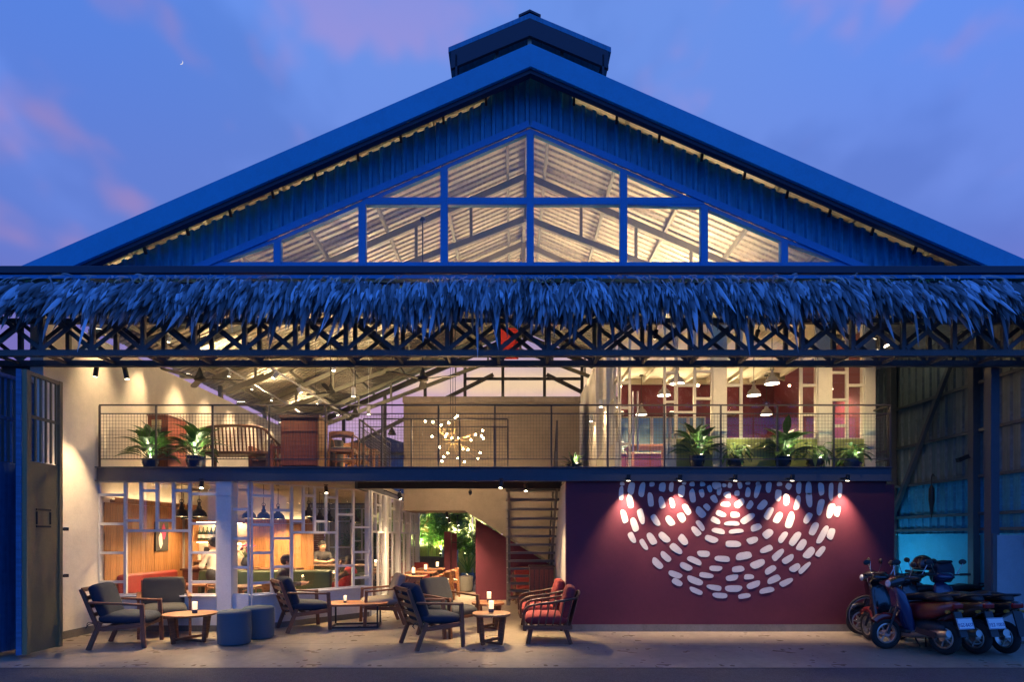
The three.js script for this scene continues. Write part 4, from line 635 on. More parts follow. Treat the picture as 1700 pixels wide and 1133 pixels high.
// ---------- neighbouring shops beside the warehouse ----------
for (const [s, label] of [[-1, 'plain single storey neighbouring shop left of the warehouse'], [1, 'plain single storey neighbouring shop right of the warehouse']]) {
  const n = T('neighbour_shop', label, 'building', [s * 12.3, 0, -13]), pl = M([0.30, 0.29, 0.30], { map: tConcSoft, roughness: 0.9 });
  P(n, 'wall', box(7.9, 4.1, 8), pl, [0, 2.05, 0]); P(n, 'parapet', box(8.0, 0.25, 8.1), pl, [0, 4.226, 0]); P(n, 'string_course', box(8.0, 0.16, 0.12), pl, [0, 2.75, 4.06]);
  for (const x of [-2.3, 0.4, 2.6]) { const w = P(n, 'window', box(1.3, 0.7, 0.06), mat.truss, [x, 3.4, 4.03]); P(w, 'pane', box(1.16, 0.56, 0.02), MP([0.03, 0.04, 0.06], { roughness: 0.08 }), [0, 0, 0.031]); P(w, 'sill', box(1.5, 0.06, 0.16), pl, [0, -0.39, 0.05]); }
  for (let k = 0; k < 14; k++) P(n, 'shutter_slat', box(5.2, 0.17, 0.05), mat.corr, [0, 0.1 + k * 0.18, 4.03]);
}

// ---------- furniture ----------
function cushion(w, h, d, seed = 1, puff = 0.35) {
  return memo(`cu${w},${h},${d},${seed},${puff}`, () => {
    let g = new THREE.BoxGeometry(w, h, d, 18, 5, 18); g.deleteAttribute('uv'); g.deleteAttribute('normal'); g = mergeVertices(g);
    const p = g.attributes.position;
    for (let i = 0; i < p.count; i++) {
      let x = p.getX(i) / (w / 2), y = p.getY(i) / (h / 2), z = p.getZ(i) / (d / 2);
      const e = Math.max(Math.abs(x), Math.abs(z)), c = Math.min(Math.abs(x), Math.abs(z));
      const edge = 1 - puff * Math.pow(e, 5) - 0.12 * Math.pow(c * e, 3), cor = 1 - 0.06 * Math.pow(Math.abs(x * z), 3) - 0.035 * (1 - y * y) * 0 - 0.05 * y * y * Math.pow(e, 6);
      const wr = 0.06 * fbm(x * 2.2 + seed, z * 2.2, seed * 3.1, 3) + 0.03 * Math.sin(6 * x + 4 * fbm(x * 2, z * 2, seed) * 3) * Math.pow(e, 2);
      p.setXYZ(i, x * cor * w / 2, (y * edge + (y > 0.9 ? wr * 1.6 : wr * 0.4) + (y > 0 ? 0.16 * (1 - x * x) * (1 - z * z) : 0)) * h / 2, z * cor * d / 2);
    }
    g.computeVertexNormals(); return metricUV(g);
  });
}
const taper = (l, w0, w1, t = 0.03) => memo(`tp${l},${w0},${w1},${t}`, () => { const g = new THREE.BoxGeometry(t, l, 1); g.translate(0, -l / 2, 0); const p = g.attributes.position; for (let i = 0; i < p.count; i++) p.setZ(i, p.getZ(i) * (p.getY(i) < -l / 2 ? w1 : w0)); g.computeVertexNormals(); return metricUV(g); });
// timber lounge chair with slatted back, facing +z
function loungeChair(label, pos, turn, wood, cloth, group = 'timber lounge chairs') {
  const t = T('lounge_chair', label, 'armchair', pos, turn, group), w = 0.66; t.scale.setScalar(1.08);
  for (const s of [-1, 1]) {
    const x = s * w / 2;
    bar(t, 'leg', [x, 0, 0.30], [x, 0.60, 0.27], 0.035, 0.05, wood);
    bar(t, 'leg', [x, 0, -0.36], [x, 0.36, -0.22], 0.035, 0.055, wood);
    bar(t, 'side_rail', [x - s * 0.002, 0.31, 0.27], [x - s * 0.002, 0.27, -0.28], 0.03, 0.06, wood);
    bar(t, 'back_stile', [x - s * 0.04, 0.26, -0.26], [x - s * 0.04, 0.80, -0.46], 0.03, 0.05, wood);
    P(t, 'armrest', rbox(0.06, 0.03, 0.66, 0.01), wood, [x, 0.60, -0.03], [0.07, 0, 0]);
  }
  bar(t, 'front_rail', [-w / 2 + 0.02, 0.30, 0.275], [w / 2 - 0.02, 0.30, 0.275], 0.03, 0.06, wood);
  for (let k = 0; k < 5; k++) { const q = k / 4, y = 0.34 + q * 0.45, z = -0.29 - q * 0.166; P(t, 'back_slat', box(w - 0.12, 0.055, 0.018), wood, [0, y, z], [-0.35, 0, 0]); }
  for (let k = 0; k < 4; k++) P(t, 'seat_slat', box(w - 0.05, 0.016, 0.07), wood, [0, 0.316 - k * 0.012, 0.2 - k * 0.13], [0.07, 0, 0]);
  P(t, 'seat_cushion', cushion(w - 0.06, 0.15, 0.60, 1), cloth, [0, 0.385, 0.02], [0.06, 0, 0]);
  P(t, 'back_cushion', cushion(w - 0.08, 0.16, 0.48, 2), cloth, [0, 0.63, -0.275], [Math.PI / 2 - 0.34, 0, 0]);
  P(t, 'cushion_tie', tube([[-w / 2 + 0.06, 0.34, -0.30], [-w / 2 + 0.02, 0.36, -0.37], [-w / 2 + 0.05, 0.31, -0.40]], 0.005, 8, 5), cloth);
  P(t, 'cushion_tie', tube([[-w / 2 + 0.06, 0.34, -0.30], [-w / 2 + 0.08, 0.33, -0.38], [-w / 2 + 0.0, 0.29, -0.39]], 0.005, 8, 5), cloth);
  return t;
}
const fl = 0.002;   // floor level
const walnutMid = M([0.26, 0.115, 0.06], { map: tWood, roughness: 0.45 });
loungeChair('dark lounge chair seen from the side, nearest the cream wall', [-5.70, fl, -8.80], Math.PI / 2 + 0.22, walnutMid, mat.navy);
loungeChair('dark lounge chair facing the street behind the round coffee table', [-5.72, fl, -9.72], 0.55, walnutMid, mat.charcoal);
loungeChair('dark lounge chair with its slatted back to the street, left of the metal leg table', [-3.62, fl, -10.35], Math.PI / 2 + 0.6, walnutMid, mat.navy);
loungeChair('taupe lounge chair facing the metal leg table', [-2.45, fl, -11.0], -Math.PI / 2 + 0.35, mat.teak, mat.taupe);
loungeChair('navy lounge chair nearest the street, left of the small tables', [-1.17, fl, -8.80], Math.PI / 2 + 0.5, walnutMid, mat.navy);
loungeChair('charcoal lounge chair behind the navy one beside the small tables', [-1.02, fl, -9.75], Math.PI / 2 - 0.62, walnutMid, mat.charcoal);

function coffeeTable(label, pos, turn, r, h, square) {
  const t = T('coffee_table', label, 'coffee table', pos, turn, 'wooden coffee tables');
  if (square) { const pts = []; for (let i = 0; i < 40; i++) { const a = i / 40 * 6.2832, c = Math.cos(a), s = Math.sin(a); pts.push([Math.sign(c) * Math.pow(Math.abs(c), 0.7) * r, Math.sign(s) * Math.pow(Math.abs(s), 0.7) * r]); } const g = extrude(pts, 0.02, [], 0.008); g.rotateX(-Math.PI / 2); P(t, 'table_top', metricUV(g), mat.teak, [0, h - 0.028, 0]); }
  else P(t, 'table_top', metricUV(lathe([[0, h - 0.035], [r - 0.03, h - 0.035], [r, h - 0.018], [r, h - 0.006], [r - 0.006, h], [0, h]], 56)), mat.teak);
  const q = r * 0.62;
  for (const s of [-1, 1]) for (const c of [-1, 1]) { const m = P(t, 'leg', taper(h - 0.045, 0.085, 0.055), walnutMid, [s * q, h - 0.036, c * q]); m.rotation.order = 'YXZ'; m.rotation.y = Math.PI / 4 * (s * c > 0 ? 1 : -1); m.rotation.x = (c > 0 ? 0.13 : -0.13); }
  bar(t, 'stretcher', [-q * 0.8, 0.03, -q * 0.8], [q * 0.8, 0.03, q * 0.8], 0.05, 0.035, walnutMid); bar(t, 'stretcher', [-q * 0.8, 0.068, q * 0.8], [q * 0.8, 0.068, -q * 0.8], 0.05, 0.035, walnutMid);
  return t;
}
coffeeTable('round wooden coffee table between the dark chairs and the blue poufs', [-4.93, fl, -9.05], 0.4, 0.38, 0.44, false);
coffeeTable('small rounded square table nearest the street, beside the red armchairs', [-0.31, fl, -8.85], 0.1, 0.275, 0.47, true);
coffeeTable('small rounded square table behind the nearest one', [-0.42, fl, -10.3], 0.2, 0.27, 0.47, true);
coffeeTable('small wooden table at the back beside the steel stair', [-0.62, fl, -15.6], 0.1, 0.28, 0.5, true);
{
  const t = T('metal_leg_table', 'octagonal wooden table on a black metal frame between two lounge chairs', 'coffee table', [-2.72 - 0.08, fl, -10.62], 0.12);
  const pts = [[-0.56, -0.2], [-0.4, -0.36], [0.4, -0.36], [0.56, -0.2], [0.56, 0.2], [0.4, 0.36], [-0.4, 0.36], [-0.56, 0.2]], g = extrude(pts, 0.03, [], 0.004); g.rotateX(-Math.PI / 2); P(t, 'table_top', metricUV(g), mat.teak, [0, 0.40, 0]);
  for (const s of [-1, 1]) for (const c of [-1, 1]) bar(t, 'leg', [s * 0.4, 0.03, c * 0.24], [s * 0.4, 0.395, c * 0.24], 0.03, 0.03, mat.black);
  for (const c of [-1, 1]) { bar(t, 'floor_rail', [-0.415, 0.015, c * 0.24], [0.415, 0.015, c * 0.24], 0.03, 0.03, mat.black); bar(t, 'floor_rail', [c * 0.4, 0.0152, -0.225], [c * 0.4, 0.0152, 0.225], 0.03, 0.0298, mat.black); }
}
function pouf(label, pos, r, h, m) {
  const t = T('pouf', label, 'pouf', pos, 0, 'round poufs');
  P(t, 'body', metricUV(lathe([[0, 0.004], [r - 0.03, 0.004], [r - 0.006, 0.02], [r + 0.004, h * 0.4], [r, h - 0.05], [r - 0.004, h - 0.028]], 48)), m);
  P(t, 'seat', metricUV(lathe([[r - 0.003, h - 0.03], [r - 0.001, h - 0.02], [r - 0.02, h - 0.002], [r - 0.06, h + 0.004], [0, h + 0.012]], 48)), m);
  P(t, 'piping', new THREE.TorusGeometry(r - 0.001, 0.006, 6, 48), m, [0, h - 0.027, 0], [Math.PI / 2, 0, 0]); return t;
}
pouf('blue pouf nearest the street beside the round coffee table', [-4.17, fl, -8.87], 0.235, 0.50, mat.pouf);
pouf('blue pouf half hidden behind the nearer blue pouf', [-4.03, fl, -9.4], 0.235, 0.50, mat.pouf);
pouf('grey pouf by the garden doorway', [-1.38, fl, -17.5], 0.23, 0.47, mat.poufGrey);
pouf('grey pouf behind the small back table', [-0.52, fl, -16.3], 0.24, 0.47, mat.poufGrey);

// red spindle armchair, facing +z
function redChair(label, pos, turn, w = 0.72) {
  const wood = mat.walnut, t = T('spindle_armchair', label, 'armchair', pos, turn, 'red cushioned spindle armchairs');
  for (const s of [-1, 1]) {
    const x = s * w / 2, rail = [[x, 0.56, 0.32], [x, 0.66, -0.30]];
    bar(t, 'leg', [x * 0.96, 0, 0.30], [x * 0.9, 0.22, 0.26], 0.045, 0.045, wood); bar(t, 'leg', [x * 1.0, 0, -0.34], [x * 0.9, 0.22, -0.26], 0.045, 0.045, wood);
    bar(t, 'side_rail', [x, 0.25, 0.36], [x, 0.25, -0.34], 0.04, 0.06, wood);
    P(t, 'armrest', tube([[x, 0.26, 0.36], [x, 0.5, 0.355], [x, 0.56, 0.30], [x, 0.63, -0.1], [x, 0.69, -0.42]], 0.018, 20, 8), wood);
    for (let k = 0; k < 6; k++) { const q = (k + 0.6) / 6; rod(t, 'spindle', [x, 0.28, lerp(0.32, -0.32, q)], [x, lerp(0.57, 0.675, q), lerp(0.27, -0.40, q)], 0.010, wood); }
  }
  bar(t, 'front_rail', [-w / 2, 0.25, 0.36], [w / 2, 0.25, 0.36], 0.04, 0.06, wood); bar(t, 'rear_rail', [-w / 2, 0.25, -0.34], [w / 2, 0.25, -0.34], 0.04, 0.06, wood);
  P(t, 'top_rail', tube([[-w / 2, 0.69, -0.42], [-w / 4, 0.75, -0.47], [w / 4, 0.75, -0.47], [w / 2, 0.69, -0.42]], 0.02, 20, 8), wood);
  for (let k = 0; k < 8; k++) { const x = lerp(-w / 2 + 0.06, w / 2 - 0.06, k / 7); rod(t, 'spindle', [x, 0.28, -0.34], [x, 0.735, -0.455], 0.010, wood); }
  P(t, 'seat_cushion', cushion(w - 0.08, 0.17, 0.66, 4), mat.redCloth, [0, 0.355, 0.03]);
  P(t, 'back_cushion', cushion(w - 0.08, 0.16, 0.5, 5), mat.redCloth, [0, 0.62, -0.30], [Math.PI / 2 - 0.25, 0, 0]);
  return t;
}
redChair('red cushioned spindle armchair nearest the street at the maroon wall', [0.56, fl, -9.2], -Math.PI / 2 - 0.05);
redChair('red cushioned spindle armchair behind the nearest red one', [0.50, fl, -10.45], -Math.PI / 2 + 0.04);
redChair('red cushioned spindle seat glimpsed through the steel stair', [0.45, fl, -14.55], 0.1, 0.8);
redChair('low red cushioned chair beside the maroon pillar', [-2.55, fl, -17.2], 0.5, 0.6);
{ const t = T('host_cabinet', 'dark wooden reception cabinet between the stair and the red armchairs', 'cabinet', [0.62, fl, -12.5]); P(t, 'body', rbox(0.5, 0.98, 0.4, 0.008), mat.walnut, [0, 0.49, 0]); P(t, 'top', rbox(0.54, 0.03, 0.44, 0.008), mat.walnut, [0, 0.996, 0]); for (let k = 0; k < 5; k++) P(t, 'slat', box(0.07, 0.9, 0.012), mat.redwood, [-0.2 + k * 0.1, 0.48, 0.206]);
  const b = T('bookshelf', 'narrow wall rack of orange and white leaflets beside the stair', 'rack', [0.90, 1.05, -13.2], -Math.PI / 2); P(b, 'back_board', box(0.5, 1.0, 0.02), mat.cream, [0, 0.4, 0]); const c3 = [M([0.6, 0.25, 0.06]), M([0.7, 0.66, 0.55]), M([0.5, 0.12, 0.05])]; for (let i = 0; i < 5; i++) for (let j = 0; j < 3; j++) P(b, 'leaflet', box(0.12, 0.15, 0.015), c3[(i * 2 + j) % 3], [-0.16 + j * 0.16, -0.02 + i * 0.2, 0.025], [-0.15, 0, 0]); }

// dining chairs and tables in the passage
function diningChair(label, pos, turn, y2 = 'dining chairs in the passage') {
  const wood = mat.teak, t = T('dining_chair', label, 'chair', pos, turn, y2);
  for (const s of [-1, 1]) { bar(t, 'leg', [s * 0.23, 0, 0.22], [s * 0.21, 0.44, 0.19], 0.035, 0.035, wood); bar(t, 'leg', [s * 0.25, 0, -0.24], [s * 0.22, 0.70, -0.20], 0.035, 0.035, wood); bar(t, 'side_rail', [s * 0.215, 0.40, 0.18], [s * 0.225, 0.40, -0.19], 0.025, 0.05, wood); P(t, 'armrest', tube([[s * 0.23, 0.70, -0.2], [s * 0.27, 0.68, 0.0], [s * 0.26, 0.64, 0.16]], 0.016, 12, 7), wood); rod(t, 'arm_post', [s * 0.22, 0.44, 0.15], [s * 0.26, 0.64, 0.15], 0.013, wood); }
  P(t, 'backrest', (() => { const g = memo('dcb', () => { const gg = new THREE.BoxGeometry(0.5, 0.13, 0.025, 14, 1, 1); const p = gg.attributes.position; for (let i = 0; i < p.count; i++) { const x = p.getX(i); p.setZ(i, p.getZ(i) - 0.09 * Math.cos(x * 5.2)); p.setY(i, p.getY(i) - 0.18 * x * x); } gg.computeVertexNormals(); return metricUV(gg); }); return g; })(), wood, [0, 0.71, -0.16]);
  bar(t, 'front_rail', [-0.2, 0.40, 0.19], [0.2, 0.40, 0.19], 0.025, 0.05, wood); bar(t, 'rear_rail', [-0.2, 0.40, -0.2], [0.2, 0.40, -0.2], 0.025, 0.05, wood); bar(t, 'stretcher', [-0.23, 0.2, -0.0], [0.23, 0.2, -0.0], 0.02, 0.025, wood);
  P(t, 'seat', cushion(0.44, 0.055, 0.42, 6, 0.5), mat.taupe, [0, 0.45, 0]); return t;
}
const dTable = (label, x, d, w = 0.7, dp = 0.7) => { const t = T('dining_table', label, 'table', [x, fl, -d], 0, 'passage dining tables'); P(t, 'table_top', rbox(w, 0.035, dp, 0.012), mat.teak, [0, 0.735, 0]); P(t, 'pedestal', rbox(0.07, 0.68, 0.07, 0.01), mat.black, [0, 0.37, 0]); P(t, 'base_plate', rbox(0.45, 0.025, 0.45, 0.01), mat.black, [0, 0.0135, 0]); return t; };
dTable('square wooden dining table nearest the stair passage', -2.28, 13.2); dTable('second square wooden dining table in the passage', -2.26, 14.7); dTable('rearmost square dining table beside the planter wall', -2.22, 16.2);
diningChair('wooden dining chair with its back to the street, nearest in the passage', [-2.18, fl, -12.62], Math.PI); diningChair('wooden dining chair facing the nearest passage table', [-1.78, fl, -13.3], -Math.PI / 2); diningChair('wooden dining chair between the first two passage tables', [-1.75, fl, -14.1], -Math.PI / 2 - 0.2); diningChair('wooden dining chair at the second passage table', [-1.72, fl, -14.85], -Math.PI / 2); diningChair('wooden dining chair at the rearmost passage table', [-1.70, fl, -16.1], -Math.PI / 2 + 0.2);
{ const t = T('back_table', 'dark low table behind the small back table', 'table', [-0.35, fl, -16.7]); P(t, 'table_top', rbox(0.62, 0.03, 0.5, 0.01), mat.walnut, [0, 0.56, 0]); for (const s of [-1, 1]) for (const c of [-1, 1]) bar(t, 'leg', [s * 0.26, 0, c * 0.2], [s * 0.26, 0.545, c * 0.2], 0.04, 0.04, mat.walnut); }

// cafe chairs glimpsed through the glass
{ const grp = 'cafe interior chairs'; diningChair('wooden chair inside the cafe behind the narrow window', [-4.62, fl, -10.75], -Math.PI / 2, grp); diningChair('wooden chair inside the cafe under the seated person in the dark jacket', [-4.36, fl, -11.15], Math.PI / 2 + 0.2, grp); diningChair('wooden chair by the green banquette', [-5.3, fl, -10.85], Math.PI / 2, grp);
  const st = T('bar_stool', 'wooden bar stool in the far corner of the cafe', 'stool', [-3.15, fl, -12.95]); P(st, 'seat', cyl(0.17, 0.16, 0.04, 20), mat.walnut, [0, 0.66, 0]); for (let k = 0; k < 4; k++) { const a = k * 1.571 + 0.78; bar(st, 'leg', [0.2 * Math.cos(a), 0, 0.2 * Math.sin(a)], [0.12 * Math.cos(a), 0.64, 0.12 * Math.sin(a)], 0.035, 0.035, mat.walnut); } P(st, 'foot_ring', new THREE.TorusGeometry(0.165, 0.01, 6, 24), mat.black, [0, 0.25, 0], [Math.PI / 2, 0, 0]);
  const lc = T('low_armchair', 'low dark armchair holding the woman in red', 'armchair', [-3.42, fl, -12.15], -Math.PI / 2); P(lc, 'seat', rbox(0.6, 0.4, 0.6, 0.05, 3), mat.greenLeather, [0, 0.28, 0.02]); P(lc, 'backrest', rbox(0.6, 0.42, 0.14, 0.05, 3), mat.greenLeather, [0, 0.66, -0.30]); for (const s of [-1, 1]) for (const c of [-1, 1]) rod(lc, 'leg', [s * 0.25, 0, c * 0.22], [s * 0.25, 0.08, c * 0.22], 0.02, mat.black); }

// candles
const glowGlass = new THREE.MeshStandardMaterial({ color: lin(0.9, 0.8, 0.65), emissive: lin(1, 0.66, 0.32), emissiveIntensity: 1.5, roughness: 0.4 });
const candleG = lathe([[0, 0.055], [0.036, 0.055], [0.038, 0.17], [0.035, 0.17], [0.033, 0.075], [0, 0.07]], 20);
function candle(label, pos, s = 1) { const t = T('candle_holder', label, 'candle', pos, 0, 'table candles'); const a = P(t, 'holder_base', lathe([[0, 0], [0.039, 0], [0.04, 0.056], [0, 0.0565]], 20), M([0.06, 0.06, 0.075], { roughness: 0.3 })); const b = P(t, 'frosted_glass', candleG, glowGlass); const f = P(t, 'flame', lathe([[0, 0.105], [0.007, 0.115], [0.004, 0.13], [0, 0.14]], 8), mat.bulb); a.scale.setScalar(s); b.scale.setScalar(s); f.scale.setScalar(s); lamp(t, 'point', [0, 0.2 * s, 0], null, 0.10, WARM, { radius: 1.5 }); return t; }
candle('candle on the round coffee table by the poufs', [-4.86, 0.442, -9.05]); candle('candle on the octagonal metal leg table', [-2.98, 0.437, -10.55], 0.7);
candle('candle on the small table nearest the street', [-0.31, 0.482, -8.82]); candle('candle on the second small table', [-0.40, 0.482, -10.3]); candle('candle on the small back table', [-0.62, 0.512, -15.6]); candle('candle on the dark low table at the back', [-0.42, 0.578, -16.7]);
candle('candle on the nearest passage dining table', [-2.2, 0.756, -13.2]); candle('candle on the second passage dining table', [-2.15, 0.756, -14.7]); candle('candle on the rearmost passage dining table', [-2.05, 0.756, -16.2]);

// flowers in the cafe
{ const t = T('flower_vase', 'large vase of pink and white flowers on the bar counter', 'flowers', [-5.52, 0.966, -12.25]); P(t, 'vase', lathe([[0, 0], [0.07, 0.01], [0.1, 0.1], [0.06, 0.2], [0.07, 0.22], [0.055, 0.215], [0.05, 0.19], [0, 0.18]], 20), mat.black); const r = rng(12), pet = new THREE.IcosahedronGeometry(0.022, 0), fc = [M([0.6, 0.09, 0.18]), M([0.5, 0.05, 0.12]), M([0.75, 0.6, 0.55])]; for (let k = 0; k < 34; k++) { const a = r() * 6.28, b = r() * 1.35, rad = 0.15 + 0.1 * r(); const p = [rad * Math.sin(b) * Math.cos(a), 0.3 + rad * Math.cos(b) * 0.9, rad * Math.sin(b) * Math.sin(a)]; rod(t, 'stem', [0, 0.2, 0], p, 0.003, mat.leaf[0], 4); const m = P(t, 'blossom', pet, fc[k % 3], p); m.scale.set(1 + r(), 0.7 + r() * 0.5, 1 + r()); } }

// mezzanine furniture
{
  const y = DECK - 0.008;
  const c = T('poster_cabinet', 'red brown wooden cabinet with paper notices at the left end of the mezzanine', 'cabinet', [-6.32, y, -10.75], -0.0);
  P(c, 'body', rbox(0.36, 0.98, 0.62, 0.008), mat.redwood, [0, 0.49, -0.1]); P(c, 'top', box(0.38, 0.02, 0.64), mat.redwood, [0, 0.992, -0.1]);
  const lines = tex(128, 1, (u, v) => { const row = Math.floor(v * 14), ink = (v * 14) % 1 < 0.45 && u > 0.1 && u < 0.9 - 0.25 * nA(row / 9, 0.3) && nB(u * 3, row / 5) > 0.35; return ink ? [0.28, 0.22, 0.15] : [0.86, 0.78, 0.58]; });
  const notice = new THREE.MeshStandardMaterial({ map: lines, roughness: 0.9 });
  for (const [x, yy, w, h] of [[-0.02, 0.86, 0.17, 0.10], [-0.02, 0.74, 0.16, 0.12], [-0.03, 0.62, 0.19, 0.12], [-0.03, 0.49, 0.19, 0.12], [-0.03, 0.35, 0.09, 0.12]]) P(c, 'paper_notice', new THREE.BoxGeometry(w, h, 0.004), notice, [x, yy, 0.215]);
  const b = T('slatted_settee', 'long dark wooden settee with curved slatted back behind the mezzanine plants', 'settee', [-5.05, y, -10.95], Math.PI + 0.0);
  const wood = mat.walnut;
  P(b, 'seat', rbox(1.25, 0.05, 0.5, 0.01), wood, [0, 0.36, 0.05]); for (const s of [-1, 1]) for (const q of [-0.15, 0.25]) bar(b, 'leg', [s * 0.58, 0, q], [s * 0.58, 0.335, q], 0.05, 0.05, wood);
  P(b, 'top_rail', tube([[-0.62, 0.66, -0.1], [-0.55, 0.78, -0.2], [-0.4, 0.82, -0.24], [0.4, 0.82, -0.24], [0.55, 0.78, -0.2], [0.62, 0.66, -0.1]], 0.026, 28, 8), wood);
  for (let k = 0; k < 17; k++) { const x = -0.56 + k * 0.07, e = Math.abs(x) > 0.45 ? (Math.abs(x) - 0.45) : 0; bar(b, 'spindle', [x, 0.385, -0.17], [x, 0.81 - e * 0.6, -0.23 + e * 0.5], 0.022, 0.022, wood); }
  for (const s of [-1, 1]) { P(b, 'armrest', tube([[s * 0.62, 0.66, -0.1], [s * 0.64, 0.6, 0.1], [s * 0.64, 0.56, 0.3]], 0.024, 12, 7), wood); bar(b, 'arm_post', [s * 0.63, 0.335, 0.27], [s * 0.63, 0.56, 0.27], 0.04, 0.04, wood); for (let k = 0; k < 4; k++) bar(b, 'spindle', [s * 0.62, 0.385, -0.08 + k * 0.09], [s * 0.635, 0.61 - 0.02 * k, -0.08 + k * 0.09], 0.018, 0.018, wood); }
  const so = T('cushioned_armchair', 'olive cushioned wooden armchair on the mezzanine left of the tall cabinet', 'armchair', [-4.55, y, -11.4], 0.1);
  P(so, 'seat_cushion', cushion(0.62, 0.16, 0.6, 8), mat.taupe, [0, 0.33, 0]); P(so, 'back_cushion', cushion(0.62, 0.16, 0.44, 9), mat.taupe, [0, 0.52, -0.2], [1.25, 0, 0]); for (const s of [-1, 1]) { P(so, 'side_panel', box(0.07, 0.44, 0.62), mat.redwood, [s * 0.38, 0.3, 0]); for (const q of [-0.25, 0.25]) bar(so, 'leg', [s * 0.36, 0, q], [s * 0.36, 0.1, q], 0.05, 0.05, wood); } P(so, 'frame', box(0.69, 0.1, 0.6), wood, [0, 0.19, 0]);
  const bb = T('low_balustrade', 'low wooden slatted rail beside the tall cabinet', 'rail', [-4.12, y, -10.7]); P(bb, 'top_rail', box(0.42, 0.04, 0.06), mat.redwood, [0, 0.44, 0]); P(bb, 'post', box(0.07, 0.5, 0.07), mat.redwood, [-0.22, 0.25, 0]); for (let k = 0; k < 5; k++) P(bb, 'slat', box(0.035, 0.42, 0.025), mat.redwood, [-0.12 + k * 0.07, 0.21, 0]);
  const w = T('tall_cabinet', 'tall red brown wooden cabinet on casters, its back to the street', 'cabinet', [-3.68, y, -10.6]);
  P(w, 'back_panel', rbox(0.60, 0.80, 0.02, 0.004), mat.redwood, [-0.05, 0.47, 0.26]); P(w, 'body', box(0.64, 0.84, 0.5), mat.redwood, [-0.05, 0.485, -0.0]); P(w, 'top', box(0.70, 0.05, 0.54), mat.walnut, [-0.04, 0.932, 0]); P(w, 'side_panel', box(0.02, 0.84, 0.5), mat.panel[0], [0.285, 0.485, 0]); for (const s of [-1, 1]) for (const q of [-1, 1]) P(w, 'caster', cyl(0.03, 0.03, 0.03, 14), mat.rubber, [-0.05 + s * 0.27, 0.031, q * 0.2], [0, 0, Math.PI / 2]); P(w, 'plinth', box(0.6, 0.012, 0.48), mat.black, [-0.05, 0.058, 0]);
  const ch = diningChair('wooden dining chair on the mezzanine beside the tall cabinet', [-3.02, y, -10.62], Math.PI, 'mezzanine chairs'); ch.scale.setScalar(0.62 / 0.7);
  const tb = T('mezzanine_table', 'wooden tables with slatted chairs far back on the mezzanine', 'table', [-3.35, y, -13.2]); P(tb, 'table_top', rbox(0.8, 0.04, 0.7, 0.01), mat.teak, [0, 0.72, 0]); for (const s of [-1, 1]) for (const c2 of [-1, 1]) bar(tb, 'leg', [s * 0.33, 0, c2 * 0.28], [s * 0.33, 0.7, c2 * 0.28], 0.05, 0.05, mat.teak);
  diningChair('wooden dining chair far back on the mezzanine beside its table', [-3.3, y, -12.5], Math.PI, 'mezzanine chairs');
  const gb = T('waste_bin', 'dark grey cylindrical bin beside the tall cabinet', 'bin', [-3.32, y, -11.15]); P(gb, 'body', lathe([[0, 0], [0.13, 0], [0.14, 0.62], [0.13, 0.64], [0.12, 0.62], [0, 0.6]], 22), M([0.08, 0.075, 0.07], { roughness: 0.6 }));
}

